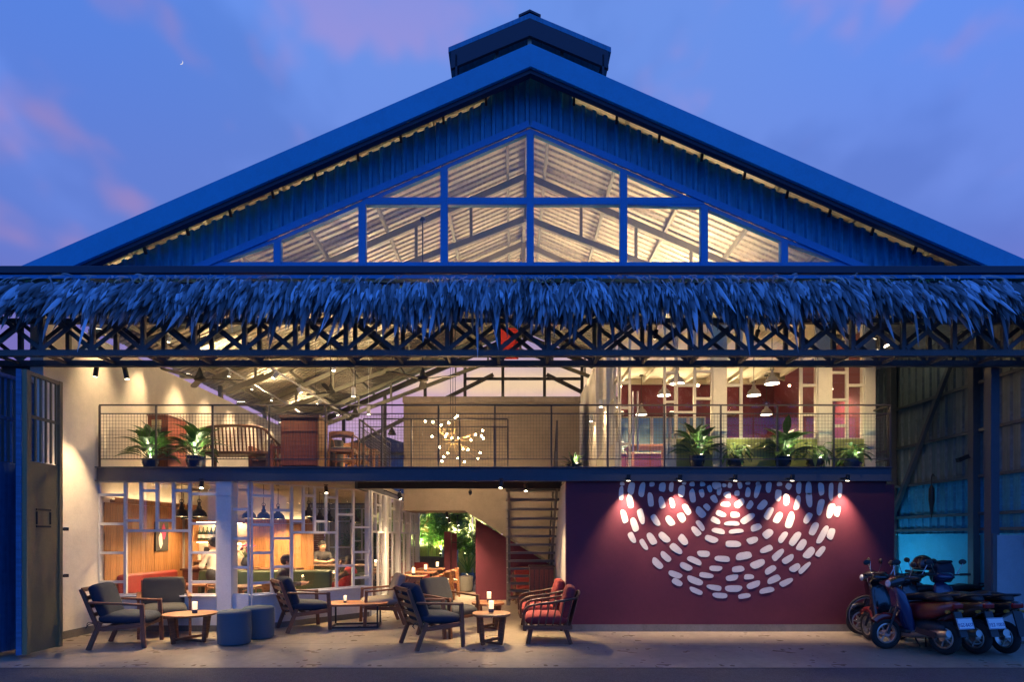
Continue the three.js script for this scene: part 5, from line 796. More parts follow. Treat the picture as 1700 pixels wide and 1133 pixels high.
// ---------- plants ----------
function leafGeo(L, w, droop, seed) {
  return memo(`leaf${L},${w},${droop},${seed}`, () => {
    const n = 6, pos = [], idx = [];
    for (let i = 0; i <= n; i++) { const t = i / n, y = L * t * (1 - 0.25 * droop * t), z = L * droop * t * t * 0.75, ww = w * Math.pow(Math.sin(Math.PI * Math.min(0.985, 0.04 + 0.96 * t)), 0.8) * 0.5; pos.push(-ww, y, z - ww * 0.35, 0, y, z, ww, y, z - ww * 0.35); if (i) { const a = (i - 1) * 3, b = i * 3; idx.push(a, a + 1, b, a + 1, b + 1, b, a + 1, a + 2, b + 1, a + 2, b + 2, b + 1); } }
    const g = new THREE.BufferGeometry(); g.setAttribute('position', new THREE.Float32BufferAttribute(pos, 3)); g.setIndex(idx); g.computeVertexNormals(); return g;
  });
}
function pottedPlant(label, pos, o) {
  const t = T('potted_plant', label, 'potted plant', pos, 0, 'plants along the mezzanine railing'), r = rng(o.seed), h = o.pot[1], R = o.pot[0];
  P(t, 'pot', lathe([[0, 0], [R * 0.72, 0.004], [R * 0.8, 0.02], [R * o.belly, h * 0.55], [R, h - 0.03], [R * 1.06, h - 0.02], [R * 1.06, h], [R * 0.92, h], [R * 0.88, h - 0.05], [0, h - 0.05]], 28), o.dark ? mat.potDark : mat.potBlue);
  P(t, 'soil', cyl(R * 0.88, R * 0.88, 0.01, 20), mat.soil, [0, h - 0.044, 0]);
  for (let k = 0; k < o.n; k++) {
    const tier = k / o.n, a = k * 2.4 + r() * 0.8, tilt = o.tilt[0] + (o.tilt[1] - o.tilt[0]) * (1 - tier) + (r() - 0.5) * 0.35, L = o.len * (0.65 + 0.5 * r()), g = leafGeo(r3(o.len * [0.7, 0.9, 1.1][k % 3]), o.w, o.droop + 0.15 * (k % 2), 0);
    const y0 = h - 0.04 + tier * o.rise, m = P(t, 'leaf', g, mat.leaf[k % 3]); m.rotation.order = 'YXZ'; m.rotation.set(tilt, a, (r() - 0.5) * 0.5); m.position.set(0.03 * Math.sin(a), y0, 0.03 * Math.cos(a));
    if (o.stalk) { const q = V(0, 1, 0).applyEuler(m.rotation).multiplyScalar(o.stalk * (0.6 + 0.6 * r())); rod(t, 'stalk', [0, y0 - 0.02, 0], [q.x, y0 + q.y * 1.1, q.z], 0.005, mat.leaf[2], 5); m.position.set(q.x, y0 + q.y * 1.1, q.z); m.rotation.x = tilt + (o.lean ?? 0.7); }
  }
  const u = T('plant_uplight', o.lamp, 'lamp', [pos[0] + (o.lx ?? 0.05), pos[1] + h - 0.035, pos[2] + 0.08], 0, 'small plant uplights');
  P(u, 'head', cyl(0.026, 0.02, 0.05, 12), mat.black, [0, 0.025, 0]); P(u, 'lens', cyl(0.02, 0.02, 0.006, 12), mat.spotGlow, [0, 0.054, 0]);
  lamp(u, 'spot', [0, 0.075, 0], [0, 1, -0.22], o.light ?? 1.3, LIME, { angle: 1.15, penumbra: 0.7 });
  return t;
}
const big = { n: 46, tilt: [0.0, 1.15], len: 0.38, w: 0.135, droop: 0.5, rise: 0.14, belly: 1.02, stalk: 0.22, lean: 0.2, light: 1.2 };
const py = DECK - 0.0;
pottedPlant('tall leafy plant in a blue pot beside the notice cabinet', [X(250, 10.3), py, -10.3], { ...big, seed: 1, pot: [0.13, 0.17], lamp: 'small uplight in the leftmost blue pot' });
pottedPlant('tall leafy plant in a large blue glazed pot before the settee', [X(325, 10.3), py, -10.3], { ...big, len: 0.42, seed: 2, pot: [0.15, 0.22], lamp: 'small uplight in the second blue pot from the left' });
pottedPlant('tall leafy plant in a dark pot, leftmost before the glass room', [X(1157, 10.28), py, -10.28], { ...big, seed: 3, dark: true, pot: [0.13, 0.22], lamp: 'small uplight in the leftmost pot before the glass room', light: 0.8 });
pottedPlant('short broad leafed plant in a dark pot, second before the glass room', [X(1221, 10.26), py, -10.26], { n: 22, tilt: [0.4, 1.2], len: 0.22, w: 0.085, droop: 0.8, rise: 0.1, belly: 1.1, stalk: 0.2, seed: 4, dark: true, pot: [0.13, 0.17], lamp: 'small uplight in the second pot before the glass room' });
pottedPlant('tall leafy plant in a dark pot, third before the glass room', [X(1300, 10.28), py, -10.28], { ...big, len: 0.38, seed: 5, dark: true, pot: [0.13, 0.2], lamp: 'small uplight in the third pot before the glass room' });
pottedPlant('sparse arching plant in a round dark pot, fourth before the glass room', [X(1353, 10.26), py, -10.26], { n: 20, tilt: [0.3, 1.25], len: 0.27, w: 0.075, droop: 0.9, rise: 0.08, belly: 1.12, stalk: 0.24, seed: 6, dark: true, pot: [0.135, 0.16], lamp: 'small uplight in the fourth pot before the glass room' });
pottedPlant('short bushy plant in a blue pot, rightmost before the glass room', [X(1415, 10.26), py, -10.26], { n: 24, tilt: [0.15, 1.2], len: 0.3, w: 0.10, droop: 0.6, rise: 0.08, belly: 1.12, stalk: 0.14, seed: 7, pot: [0.14, 0.17], lamp: 'small uplight in the rightmost pot' });
pottedPlant('low spiky plant at the head of the steel stair', [X(952, 10.3), py, -10.3], { n: 40, tilt: [0.1, 1.3], len: 0.3, w: 0.03, droop: 0.5, rise: 0.04, belly: 1.0, seed: 8, dark: true, pot: [0.15, 0.07], lamp: 'small uplight in the spiky stair plant', light: 0.8 });
{ const s = T('spiky_plant', 'small spiky plant behind the olive armchair on the mezzanine', 'plant', [-4.5, DECK - 0.008, -11.95]); P(s, 'pot', lathe([[0, 0], [0.1, 0], [0.13, 0.38], [0.1, 0.38], [0, 0.36]], 20), mat.potDark); const r = rng(21); for (let k = 0; k < 22; k++) { const m = P(s, 'leaf', leafGeo(0.36, 0.03, 0.25, 1), mat.leaf[k % 3], [0, 0.36, 0]); m.rotation.order = 'YXZ'; m.rotation.set(0.1 + r() * 0.9, k * 2.4, 0); } }

// ---------- spotlights ----------
function spotFitting(label, pos, aim, I, o = {}) {   // small cylinder spot on a bracket; aim is a world point
  const t = T('spotlight', label, 'spotlight', pos, 0, o.group ?? 'ceiling spotlights'), dir = V(aim[0] - pos[0], aim[1] - pos[1], aim[2] - pos[2]).normalize(), m = o.mat ?? mat.black, L = o.len ?? 0.13, r = o.r ?? 0.034;
  const head = P(t, 'head', cyl(r, r, L, 16), m); head.quaternion.setFromUnitVectors(V(0, 1, 0), dir.clone().negate());
  const lens = P(t, 'lens', cyl(r * 0.8, r * 0.8, 0.006, 16), o.glow ?? mat.spotGlow); lens.quaternion.copy(head.quaternion); lens.position.copy(dir.clone().multiplyScalar(L / 2 + 0.004));
  const up = o.mount ?? [0, 0.1, 0]; rod(t, 'bracket', [0, 0, 0], up, 0.009, m, 8); P(t, 'base', rbox(0.07, 0.02, 0.05, 0.005), m, up);
  if (I) { const p = dir.clone().multiplyScalar(L / 2 + 0.02); lamp(t, 'spot', p.toArray(), p.clone().add(dir).toArray(), I, o.color ?? WARM2, { angle: o.angle ?? 0.5, penumbra: o.pen ?? 0.8, radius: o.radius ?? 1 }); }
  return t;
}
const where = ['leftmost', 'second', 'middle', 'fourth', 'rightmost'];
[1036, 1121, 1212, 1306, 1397].forEach((px, k) => { const x = X(px + 4, 9.9); spotFitting(`black spotlight over the mural, ${where[k]} of five`, [x + 0.02, 2.60, -9.83], [x - 0.0, 1.2, -10.05], 20, { group: 'mural spotlights', len: 0.10, angle: 0.62, pen: 1, mount: [0.0, 0.0, -0.16], color: lin(1, 0.70, 0.46) }); });
// street front spots under the canopy truss, aimed at the side wall
spotFitting('long black spotlight under the truss aimed at the cream wall', [X(168, 9.1), 4.16, -9.0], [-7.06, 2.2, -9.55], 46, { angle: 0.30, pen: 0.7, len: 0.2, mount: [0, 0.09, 0.08] });
spotFitting('black spotlight under the truss, right of the long one', [X(216, 9.1), 4.12, -9.0], [-5.2, 0, -9.4], 34, { angle: 0.42, pen: 0.9, len: 0.2, mount: [0, 0.1, 0.08] });
// wall washers along the top of the side wall
for (let k = 0; k < 8; k++) spotFitting(`white wall washer spot, ${['first', 'second', 'third', 'fourth', 'fifth', 'sixth', 'seventh', 'eighth'][k]} from the street along the cream wall`, [-6.50, 5.36, -(10.0 + k * 1.2)], [-7.04, 3.7, -(10.0 + k * 1.2)], 15, { group: 'wall washers', mat: mat.white, len: 0.1, angle: 0.52, pen: 1, mount: [0, 0.1, 0], radius: 3 });
{ const t = T('washer_track', 'white lighting track above the cream side wall', 'light track'); bar(t, 'track', [-6.50, 5.47, -9.4], [-6.50, 5.47, -18.6], 0.035, 0.03, mat.white); for (let k = 0; k < 4; k++) rod(t, 'drop_rod', [-6.50, 5.485, -(9.6 + k * 2.8)], [-6.50, 5.72, -(9.6 + k * 2.8)], 0.006, mat.roofSteel); }
// beam spots over the lounge
const deckSpots = [[338, 10.05, [-5.0, 0, -9.0], 36, 0.6], [543, 11.2, [-3.0, 0.2, -10.2], 36, 0.6], [832, 10.0, [-0.55, 0, -9.3], 46, 0.7], [665, 12.6, [-1.9, 0, -13.2], 30, 0.7]];
const dsl = ['black spotlight on the beam above the round coffee table', 'black spotlight above the octagonal table', 'bright black spotlight on the beam above the small tables', 'black spotlight at the passage windows'];
deckSpots.forEach(([px, d, aim, I, a], k) => spotFitting(dsl[k], [X(px, d), 2.50, -d + 0.05], aim, I, { angle: a, pen: 0.8, mount: [0, 0.09, 0], group: 'deck edge spotlights' }));
spotFitting('black spotlight under the deck aimed at the red armchairs', [0.25, 2.52, -10.9], [0.35, 0, -9.9], 30, { angle: 0.75, pen: 0.8, group: 'deck edge spotlights' });
spotFitting('spotlight hanging over the garden doorway, left of two', [X(748, 16), 2.06, -15.6], [-1.3, 0, -17], 36, { angle: 0.8, group: 'doorway spotlights' }); spotFitting('spotlight hanging over the garden doorway, right of two', [X(760, 16), 1.99, -15.9], [-0.6, 0, -16], 36, { angle: 0.8, group: 'doorway spotlights', mount: [0, 0.2, 0] });
spotFitting('spotlight under the concrete stair lighting the passage floor', [-1.6, 2.16, -14.5], [-1.5, 0, -15.2], 36, { angle: 0.9, group: 'doorway spotlights' });
spotFitting('spotlight on the deck soffit over the dining tables', [-2.4, 2.48, -12.6], [-2.1, 0, -13.6], 36, { angle: 0.9, group: 'doorway spotlights', mount: [-0.3, 0.12, 0] });
spotFitting('spotlight on the rear walkway beam lighting the concrete volume', [-0.8, 2.46, -11.3], [-0.9, 2.2, -14.0], 8, { angle: 0.8, group: 'doorway spotlights', mount: [0, 0.08, 0.05] });
// mezzanine track
{ const t = T('ceiling_track', 'white lighting track hanging under the left roof slope', 'light track'); bar(t, 'track', [-4.45, 4.72, -10.6], [-4.2, 4.72, -15.6], 0.035, 0.03, mat.white); for (const d of [10.8, 13, 15.4]) rod(t, 'drop_rod', [-4.45 + (d - 10.6) * 0.05, 4.735, -d], [-4.45 + (d - 10.6) * 0.05, 6.5, -d], 0.006, mat.roofSteel);
  [11.0, 12.1, 13.2, 14.3].forEach((d, k) => spotFitting(`white track spot, ${where[k].replace('middle', 'third')} from the street under the left roof slope`, [-4.43 + (d - 10.6) * 0.05, 4.62, -d], k % 2 ? [-3.4, 2.8, -d - 0.4] : [-5.6, 2.8, -d + 0.3], 40, { mat: mat.white, angle: 0.8, pen: 0.9, len: 0.11, r: 0.04, group: 'track spots' })); }
// uplights that wash the roof: boxes on the truss chords and on the upper room
const upl = (label, x, y, d, aim, I, ang = 1.25) => { const t = T('roof_uplight', label, 'uplight', [x, y, -d], 0, 'roof uplights'); P(t, 'housing', rbox(0.22, 0.08, 0.14, 0.01), mat.roofSteel, [0, 0.04, 0]); P(t, 'lens', box(0.18, 0.006, 0.10), mat.spotGlow, [0, 0.084, 0]); lamp(t, 'spot', [0, 0.11, 0], [aim[0] - x, aim[1] - y, -(aim[2] - d)], I, lin(1, 0.76, 0.44), { angle: ang, penumbra: 0.7, radius: 4 }); };
[9.9, 12.6, 15.2, 17.9].forEach((d, k) => upl(`roof uplight on the side wall head, ${['first', 'second', 'third', 'fourth'][k]} from the street`, -6.95, 5.0, d, [-2.4, 7.4, d + 0.2], 66, 0.8));
[11.0, 12.6, 14.0].forEach((d, k) => upl(`roof uplight on the upper room roof, ${['first', 'second', 'third'][k]} from the street`, 3.2, 5.53, d, [3.4, 8.5, d + 0.2], 30));
upl('roof uplight on the concrete stair volume, left end', -1.9, 4.944, 14.6, [-3.6, 7.6, 13.4], 62); upl('roof uplight on the concrete stair volume, right end', 1.2, 4.944, 14.6, [1.0, 9, 13.6], 40);

[2.6, 3.9, 5.3].forEach((x, k) => upl(`added uplight on the window head inside the upper room, ${['left', 'middle', 'right'][k]}`, x, 4.56, 14.3, [x, 6, 12.6], 9));  // added lamps, put in to light the joisted ceiling
[2.2, 3.75, 5.6].forEach((x, k) => spotFitting(`spotlight behind the thatch aimed at the upper room columns, ${['left', 'middle', 'right'][k]} of three`, [x, 4.72, -9.05], [x + 0.1, 3.6, -10.6], 8, { group: 'upper room front spots', angle: 0.85, pen: 0.9, mount: [0, 0.12, 0.1] }));

[[-5.9, 'notice cabinet'], [-4.3, 'settee and tall cabinet'], [-2.9, 'mezzanine chair']].forEach(([x, l]) => spotFitting(`spotlight high in the truss aimed at the ${l}`, [x + 0.3, 4.45, -9.06], [x, 3.1, -10.7], 7, { group: 'truss spots', angle: 0.6, pen: 0.9, mount: [0, 0.1, 0.1] }));
// ---------- pendants ----------
const shadeG = lathe([[0.012, 0.30], [0.03, 0.29], [0.034, 0.22], [0.055, 0.20], [0.06, 0.15], [0.10, 0.135], [0.155, 0.08], [0.175, 0.02], [0.185, 0.0], [0.178, 0.0], [0.165, 0.03], [0.09, 0.12], [0.02, 0.14]], 32);
const shadeS = shadeG.clone().scale(0.76, 0.9, 0.76);
function pendant(label, pos, ceil, I, white, group, color = WARM) {
  const t = T('pendant_lamp', label, 'pendant lamp', pos, 0, group);
  P(t, 'shade', shadeS, white ? M([0.35, 0.34, 0.32], { roughness: 0.4 }) : mat.black);
  P(t, 'bulb', new THREE.SphereGeometry(0.05, 16, 10), white ? mat.bulbWhite : mat.bulb, [0, 0.05, 0]);
  P(t, 'added_glow', cyl(0.128, 0.128, 0.006, 28), white ? mat.bulbWhite : mat.added_glow, [0, 0.008, 0]);  // added glowing disc, stands in for the lamplit inside of the shade
  rod(t, 'cord', [0, 0.27, 0], [0, ceil - pos[1] - 0.02, 0], 0.006, mat.black, 6); P(t, 'yoke', new THREE.TorusGeometry(0.035, 0.006, 6, 18), mat.black, [0, 0.28, 0]); P(t, 'ceiling_rose', cyl(0.05, 0.05, 0.02, 18), mat.black, [0, ceil - pos[1] - 0.011, 0]);
  lamp(t, 'spot', [0, -0.02, 0], [0, -1, 0], I, white ? WARM2 : color, { angle: 1.32, penumbra: 0.5, radius: 3 }); return t;
}
[[302, 10.75, 'black dome pendant in the cafe, leftmost pair left lamp'], [331, 10.75, 'black dome pendant in the cafe, leftmost pair right lamp'], [314, 12.0, 'black dome pendant in the cafe, behind the leftmost pair'], [414, 11.6, 'black dome pendant in the cafe just right of the pilaster'], [438, 11.9, 'black dome pendant in the cafe, second right of the pilaster'], [462, 12.2, 'black dome pendant in the cafe, third right of the pilaster'], [513, 11.9, 'black dome pendant in the cafe, large one in the middle of the splayed window'], [510, 13.6, 'black dome pendant over the service counter, left'], [531, 13.6, 'black dome pendant over the service counter, middle'], [547, 14.2, 'black dome pendant over the service counter, right'], [590, 15.0, 'black dome pendant in the far corner of the cafe']].forEach(([px, d, l]) => pendant(l, [X(px, d), px > 500 && d < 13 ? 2.02 : 1.98, -d], DECK - 0.11, 9, false, 'cafe pendants'));
[[3.06, 10.95, 'leftmost front'], [4.82, 10.95, 'middle front'], [3.05, 11.85, 'left second row'], [4.85, 11.85, 'middle second row'], [6.05, 11.4, 'rightmost'], [3.0, 13.7, 'left back row'], [5.9, 13.7, 'right back row']].forEach(([x, d, l]) => pendant(`bright dome pendant in the upper room, ${l}`, [x, 4.45, -d], 5.37, 9, true, 'upper room pendants'));
// wall lamps on the side of the upper room
[[11.65, 'nearer'], [13.1, 'farther']].forEach(([d, l]) => { const t = T('wall_lamp', `${l} wall lamp on the side of the upper room`, 'wall lamp', [X(1026, 10.55) - 0.07, 4.25, -d]); P(t, 'wall_plate', box(0.03, 0.14, 0.1), mat.white, [0.01, 0, 0]); P(t, 'lamp_body', cyl(0.04, 0.04, 0.14, 16), mat.white, [-0.07, 0, 0]); P(t, 'lens', cyl(0.034, 0.034, 0.006, 16), mat.spotGlow, [-0.07, -0.075, 0]); lamp(t, 'spot', [-0.07, -0.09, 0], [-0.05, -1, 0], 5, WARM2, { angle: 0.9, penumbra: 0.8 }); });

// ---------- chandelier ----------
{
  const t = T('chandelier', 'starburst chandelier of many small glowing bulbs hanging in the void', 'chandelier', [X(752, 12.4), Y(733, 12.4), -12.4]);
  const pts = [[705, 698], [715, 722], [758, 688], [722, 706], [733, 707], [746, 704], [758, 700], [800, 711], [788, 719], [799, 723], [803, 730], [741, 719], [750, 727], [740, 726], [759, 726], [784, 735], [729, 741], [742, 750], [767, 743], [778, 749], [796, 749], [735, 756], [732, 764], [758, 759], [769, 764], [793, 761]], r = rng(31);
  P(t, 'hub', new THREE.SphereGeometry(0.05, 18, 12), mat.black);
  for (const s of [-0.05, 0, 0.05]) rod(t, 'suspension_rod', [s, 0.03, 0], [s, 3.0, 0], 0.006, mat.black, 6);
  P(t, 'ceiling_plate', box(0.3, 0.03, 0.12), mat.black, [0, 3.0, 0]);
  pts.forEach(([px, py2], i) => { const d = 12.4 + (r() - 0.5) * 0.7, p = [X(px, 12.4) - X(752, 12.4), Y(py2, 12.4) - Y(733, 12.4), -(d - 12.4)]; rod(t, 'arm', [0, 0, 0], p, 0.0035, memo('brass', () => M([0.45, 0.32, 0.14], { metalness: 1, roughness: 0.4 })), 6); P(t, 'bulb', memo('chb', () => new THREE.SphereGeometry(0.022, 12, 8)), memo('chm', () => new THREE.MeshStandardMaterial({ color: lin(1, 0.9, 0.7), emissive: lin(1, 0.74, 0.4), emissiveIntensity: 40 })), p); P(t, 'socket', memo('chs', () => new THREE.CylinderGeometry(0.014, 0.014, 0.04, 8)), mat.black, [p[0] * 0.93, p[1] * 0.93, p[2] * 0.93]); });
  for (const [x, y, z] of [[-0.35, 0.15, 0.1], [0.35, 0.1, -0.1], [0, -0.25, 0.15], [-0.15, 0.3, -0.2]]) lamp(t, 'point', [x, y, z], null, 2.6, WARM, { radius: 3 });
}
// ---------- ceiling fans ----------
const fanBlade = (() => { const g = extrude([[0.08, -0.03], [0.2, -0.055], [0.62, -0.06], [0.74, -0.04], [0.78, 0], [0.74, 0.045], [0.6, 0.06], [0.2, 0.045], [0.08, 0.03]], 0.008, [], 0.002); g.rotateX(-Math.PI / 2); return g; })();
function fan(label, x, y, d, a, top, s = 1) { const t = T('ceiling_fan', label, 'ceiling fan', [x, y, -d], 0, 'black ceiling fans'); P(t, 'motor', lathe([[0, -0.05], [0.06, -0.045], [0.1, -0.02], [0.11, 0.02], [0.07, 0.06], [0.04, 0.14], [0.02, 0.2], [0, 0.2]], 24), mat.black); rod(t, 'down_rod', [0, 0.18, 0], [0, top - y, 0], 0.012, mat.black); P(t, 'canopy', lathe([[0, 0], [0.06, 0.0], [0.04, 0.06], [0, 0.07]], 18), mat.black, [0, top - y - 0.07, 0]); for (let k = 0; k < 3; k++) { const m = P(t, 'blade', fanBlade, mat.black, [0, 0.0, 0], [0, 0, 0]); m.rotation.order = 'YXZ'; m.rotation.set(0.14, a + k * 2.0944, 0); m.scale.setScalar(s); } return t; }
fan('black ceiling fan nearest the cream side wall', X(332, 11.0), Y(630, 11.0), 11.0, 0.12, roofY(X(332, 11)) - 0.16); fan('black ceiling fan in the middle above the void', X(702, 11.2), Y(630, 11.2), 11.2, -0.35, roofY(X(702, 11.2)) - 0.16); fan('small far ceiling fan behind the left one', X(549, 14.5), Y(651, 14.5), 14.5, 0.6, roofY(X(549, 14.5)) - 0.16); fan('far ceiling fan above the receding railing', X(590, 14.2), Y(690, 14.2), 14.2, 0.0, roofY(X(590, 14.2)) - 0.16);
fan('ceiling fan seen edge-on above the left truss', X(490, 11.6), Y(592, 11.6), 11.6, 0.9, roofY(X(490, 11.6)) - 0.16);
for (const [px, py2, d, l] of [[587, 655, 13.2, 'white tubular drop pendant left of the void'], [612, 685, 14.2, 'white tubular drop pendant above the receding railing'], [554, 612, 12.4, 'small white tubular pendant high under the roof']]) { const t = T('tube_pendant', l, 'pendant lamp', [X(px, d), Y(py2, d), -d], 0, 'white tube pendants'); P(t, 'tube_shade', cyl(0.045, 0.045, 0.2, 18), mat.white, [0, 0.05, 0]); rod(t, 'cord', [0, 0.15, 0], [0, roofY(X(px, d)) - 0.15 - Y(py2, d), 0], 0.005, mat.white, 6); P(t, 'lens', cyl(0.036, 0.036, 0.006, 16), mat.spotGlow, [0, -0.053, 0]); lamp(t, 'spot', [0, -0.07, 0], [0, -1, 0], 5, WARM2, { angle: 0.7, penumbra: 0.8 }); }
{ const t = T('cone_pendant', 'small black cone pendant in front of the rear window', 'pendant lamp', [X(651, 17), Y(722, 17), -17]); P(t, 'shade', lathe([[0.02, 0.22], [0.13, 0], [0.12, 0], [0.01, 0.2]], 22), mat.black); rod(t, 'cord', [0, 0.2, 0], [0, 2.6, 0], 0.006, mat.black, 6);
  const b = T('red_banner', 'plain red hanging banner high behind the truss', 'banner', [X(843, 13.9), 0, -13.75]); P(b, 'cloth', box(0.5, 0.72, 0.03), M([0.5, 0.025, 0.02], { roughness: 0.8 }), [0, Y(572, 13.8), 0]); P(b, 'edge_strip', box(0.06, 0.3, 0.032), mat.cream, [-0.2, Y(556, 13.8), 0.004]); for (const s of [-0.2, 0.2]) rod(b, 'hanger', [s, Y(572, 13.8) + 0.36, 0], [s, 7.65, 0], 0.006, mat.black, 6); }
{ // the crescent moon
  const pts = [], R = 1.5; for (let i = 0; i <= 20; i++) { const a = -1.5 + 3.0 * i / 20; pts.push([R * Math.cos(a), R * Math.sin(a)]); } for (let i = 20; i >= 0; i--) { const a = -1.5 + 3.0 * i / 20; pts.push([R * 0.72 * Math.cos(a) + 0.01, R * Math.sin(a)]); }
  const d = 420, t = T('moon', 'thin pale crescent moon in the upper left sky', 'moon', [X(301, d), Y(104, d), -d]); P(t, 'crescent', extrude(pts, 0.4), new THREE.MeshStandardMaterial({ color: 0x000000, emissive: lin(0.75, 0.72, 0.8), emissiveIntensity: 1 }), null, [0, 0, -0.5]);
}

// ---------- motorbikes ----------
function loft(secs, n = 18, pow = 0.75) {   // secs: [x, yCentre, halfHeight, halfWidth]
  const pos = [], idx = [];
  secs.forEach(([x, y, h, w]) => { for (let i = 0; i < n; i++) { const a = i / n * 6.28318, c = Math.cos(a), s = Math.sin(a); pos.push(x, y + Math.sign(s) * Math.pow(Math.abs(s), pow) * h, Math.sign(c) * Math.pow(Math.abs(c), pow) * w); } });
  for (let k = 0; k < secs.length - 1; k++) for (let i = 0; i < n; i++) { const a = k * n + i, b = k * n + (i + 1) % n; idx.push(a, a + n, b, b, a + n, b + n); }
  for (const [k, f] of [[0, 1], [secs.length - 1, 0]]) { const c = pos.length / 3, s = secs[k]; pos.push(s[0], s[1], 0); for (let i = 0; i < n; i++) { const a = k * n + i, b = k * n + (i + 1) % n; f ? idx.push(c, a, b) : idx.push(c, b, a); } }
  const g = new THREE.BufferGeometry(); g.setAttribute('position', new THREE.Float32BufferAttribute(pos, 3)); g.setIndex(idx); g.computeVertexNormals(); return metricUV(g);
}
const paint = (c) => MP(c, { roughness: 0.25, clearcoat: 1, clearcoatRoughness: 0.08 });
const redPaint = paint([0.22, 0.012, 0.01]), brownPaint = paint([0.12, 0.03, 0.015]), blackPaint = paint([0.012, 0.012, 0.015]), bluePaintB = paint([0.02, 0.03, 0.10]);
const plastic = M([0.02, 0.02, 0.024], { roughness: 0.45 });
const seatG = loft([[-0.66, 0.75, 0.02, 0.06], [-0.6, 0.77, 0.05, 0.11], [-0.35, 0.78, 0.06, 0.13], [-0.12, 0.745, 0.055, 0.125], [0.06, 0.725, 0.04, 0.09], [0.1, 0.72, 0.02, 0.05]]);
const bodyG = loft([[-0.78, 0.70, 0.03, 0.04], [-0.72, 0.67, 0.07, 0.09], [-0.5, 0.60, 0.13, 0.15], [-0.2, 0.55, 0.15, 0.165], [0.05, 0.50, 0.15, 0.15], [0.12, 0.46, 0.12, 0.10]]);
const underG = loft([[-0.62, 0.36, 0.06, 0.09], [-0.4, 0.34, 0.12, 0.13], [-0.05, 0.32, 0.12, 0.14], [0.1, 0.28, 0.08, 0.12]]);
const shieldG = loft([[0.30, 0.30, 0.10, 0.16], [0.36, 0.46, 0.22, 0.18], [0.43, 0.62, 0.24, 0.17], [0.50, 0.76, 0.14, 0.13], [0.53, 0.84, 0.06, 0.08]], 18, 0.6);
const cowlG = loft([[0.34, 0.99, 0.03, 0.10], [0.42, 1.0, 0.06, 0.15], [0.5, 0.97, 0.08, 0.13], [0.57, 0.94, 0.06, 0.08], [0.6, 0.93, 0.03, 0.05]]);
function plateTex(txt) { const c = document.createElement('canvas'); c.width = 256; c.height = 128; const x = c.getContext('2d'); x.fillStyle = '#e6e8ea'; x.fillRect(0, 0, 256, 128); x.strokeStyle = '#20327a'; x.lineWidth = 5; x.strokeRect(5, 5, 246, 118); x.fillStyle = '#20327a'; x.font = 'bold 58px sans-serif'; x.textAlign = 'center'; x.fillText(txt, 128, 100); const t = new THREE.CanvasTexture(c); t.colorSpace = THREE.SRGBColorSpace; return t; }
function wheel(parent, x, r, spokes = 5, steer = 0) {
  const w = new THREE.Group(); w.name = 'wheel'; w.position.set(x, r, 0); w.rotation.y = steer; parent.add(w);
  P(w, 'tyre', memo('ty' + r, () => new THREE.TorusGeometry(r - 0.045, 0.045, 12, 36)), mat.rubber);
  P(w, 'rim', memo('rm' + r, () => { const g = lathe([[r - 0.1, -0.03], [r - 0.075, -0.035], [r - 0.07, 0], [r - 0.075, 0.035], [r - 0.1, 0.03], [r - 0.1, -0.03]], 32); g.rotateX(Math.PI / 2); return g; }), mat.steelBrushed);
  P(w, 'hub', memo('hb', () => { const g = new THREE.CylinderGeometry(0.045, 0.045, 0.09, 18); g.rotateX(Math.PI / 2); return g; }), mat.steelBrushed);
  for (let k = 0; k < spokes; k++) { const a = k / spokes * 6.283; rod(w, 'spoke', [0.03 * Math.cos(a), 0.03 * Math.sin(a), 0], [(r - 0.08) * Math.cos(a), (r - 0.08) * Math.sin(a), 0], 0.012, mat.steelBrushed, 6); }
  return w;
}
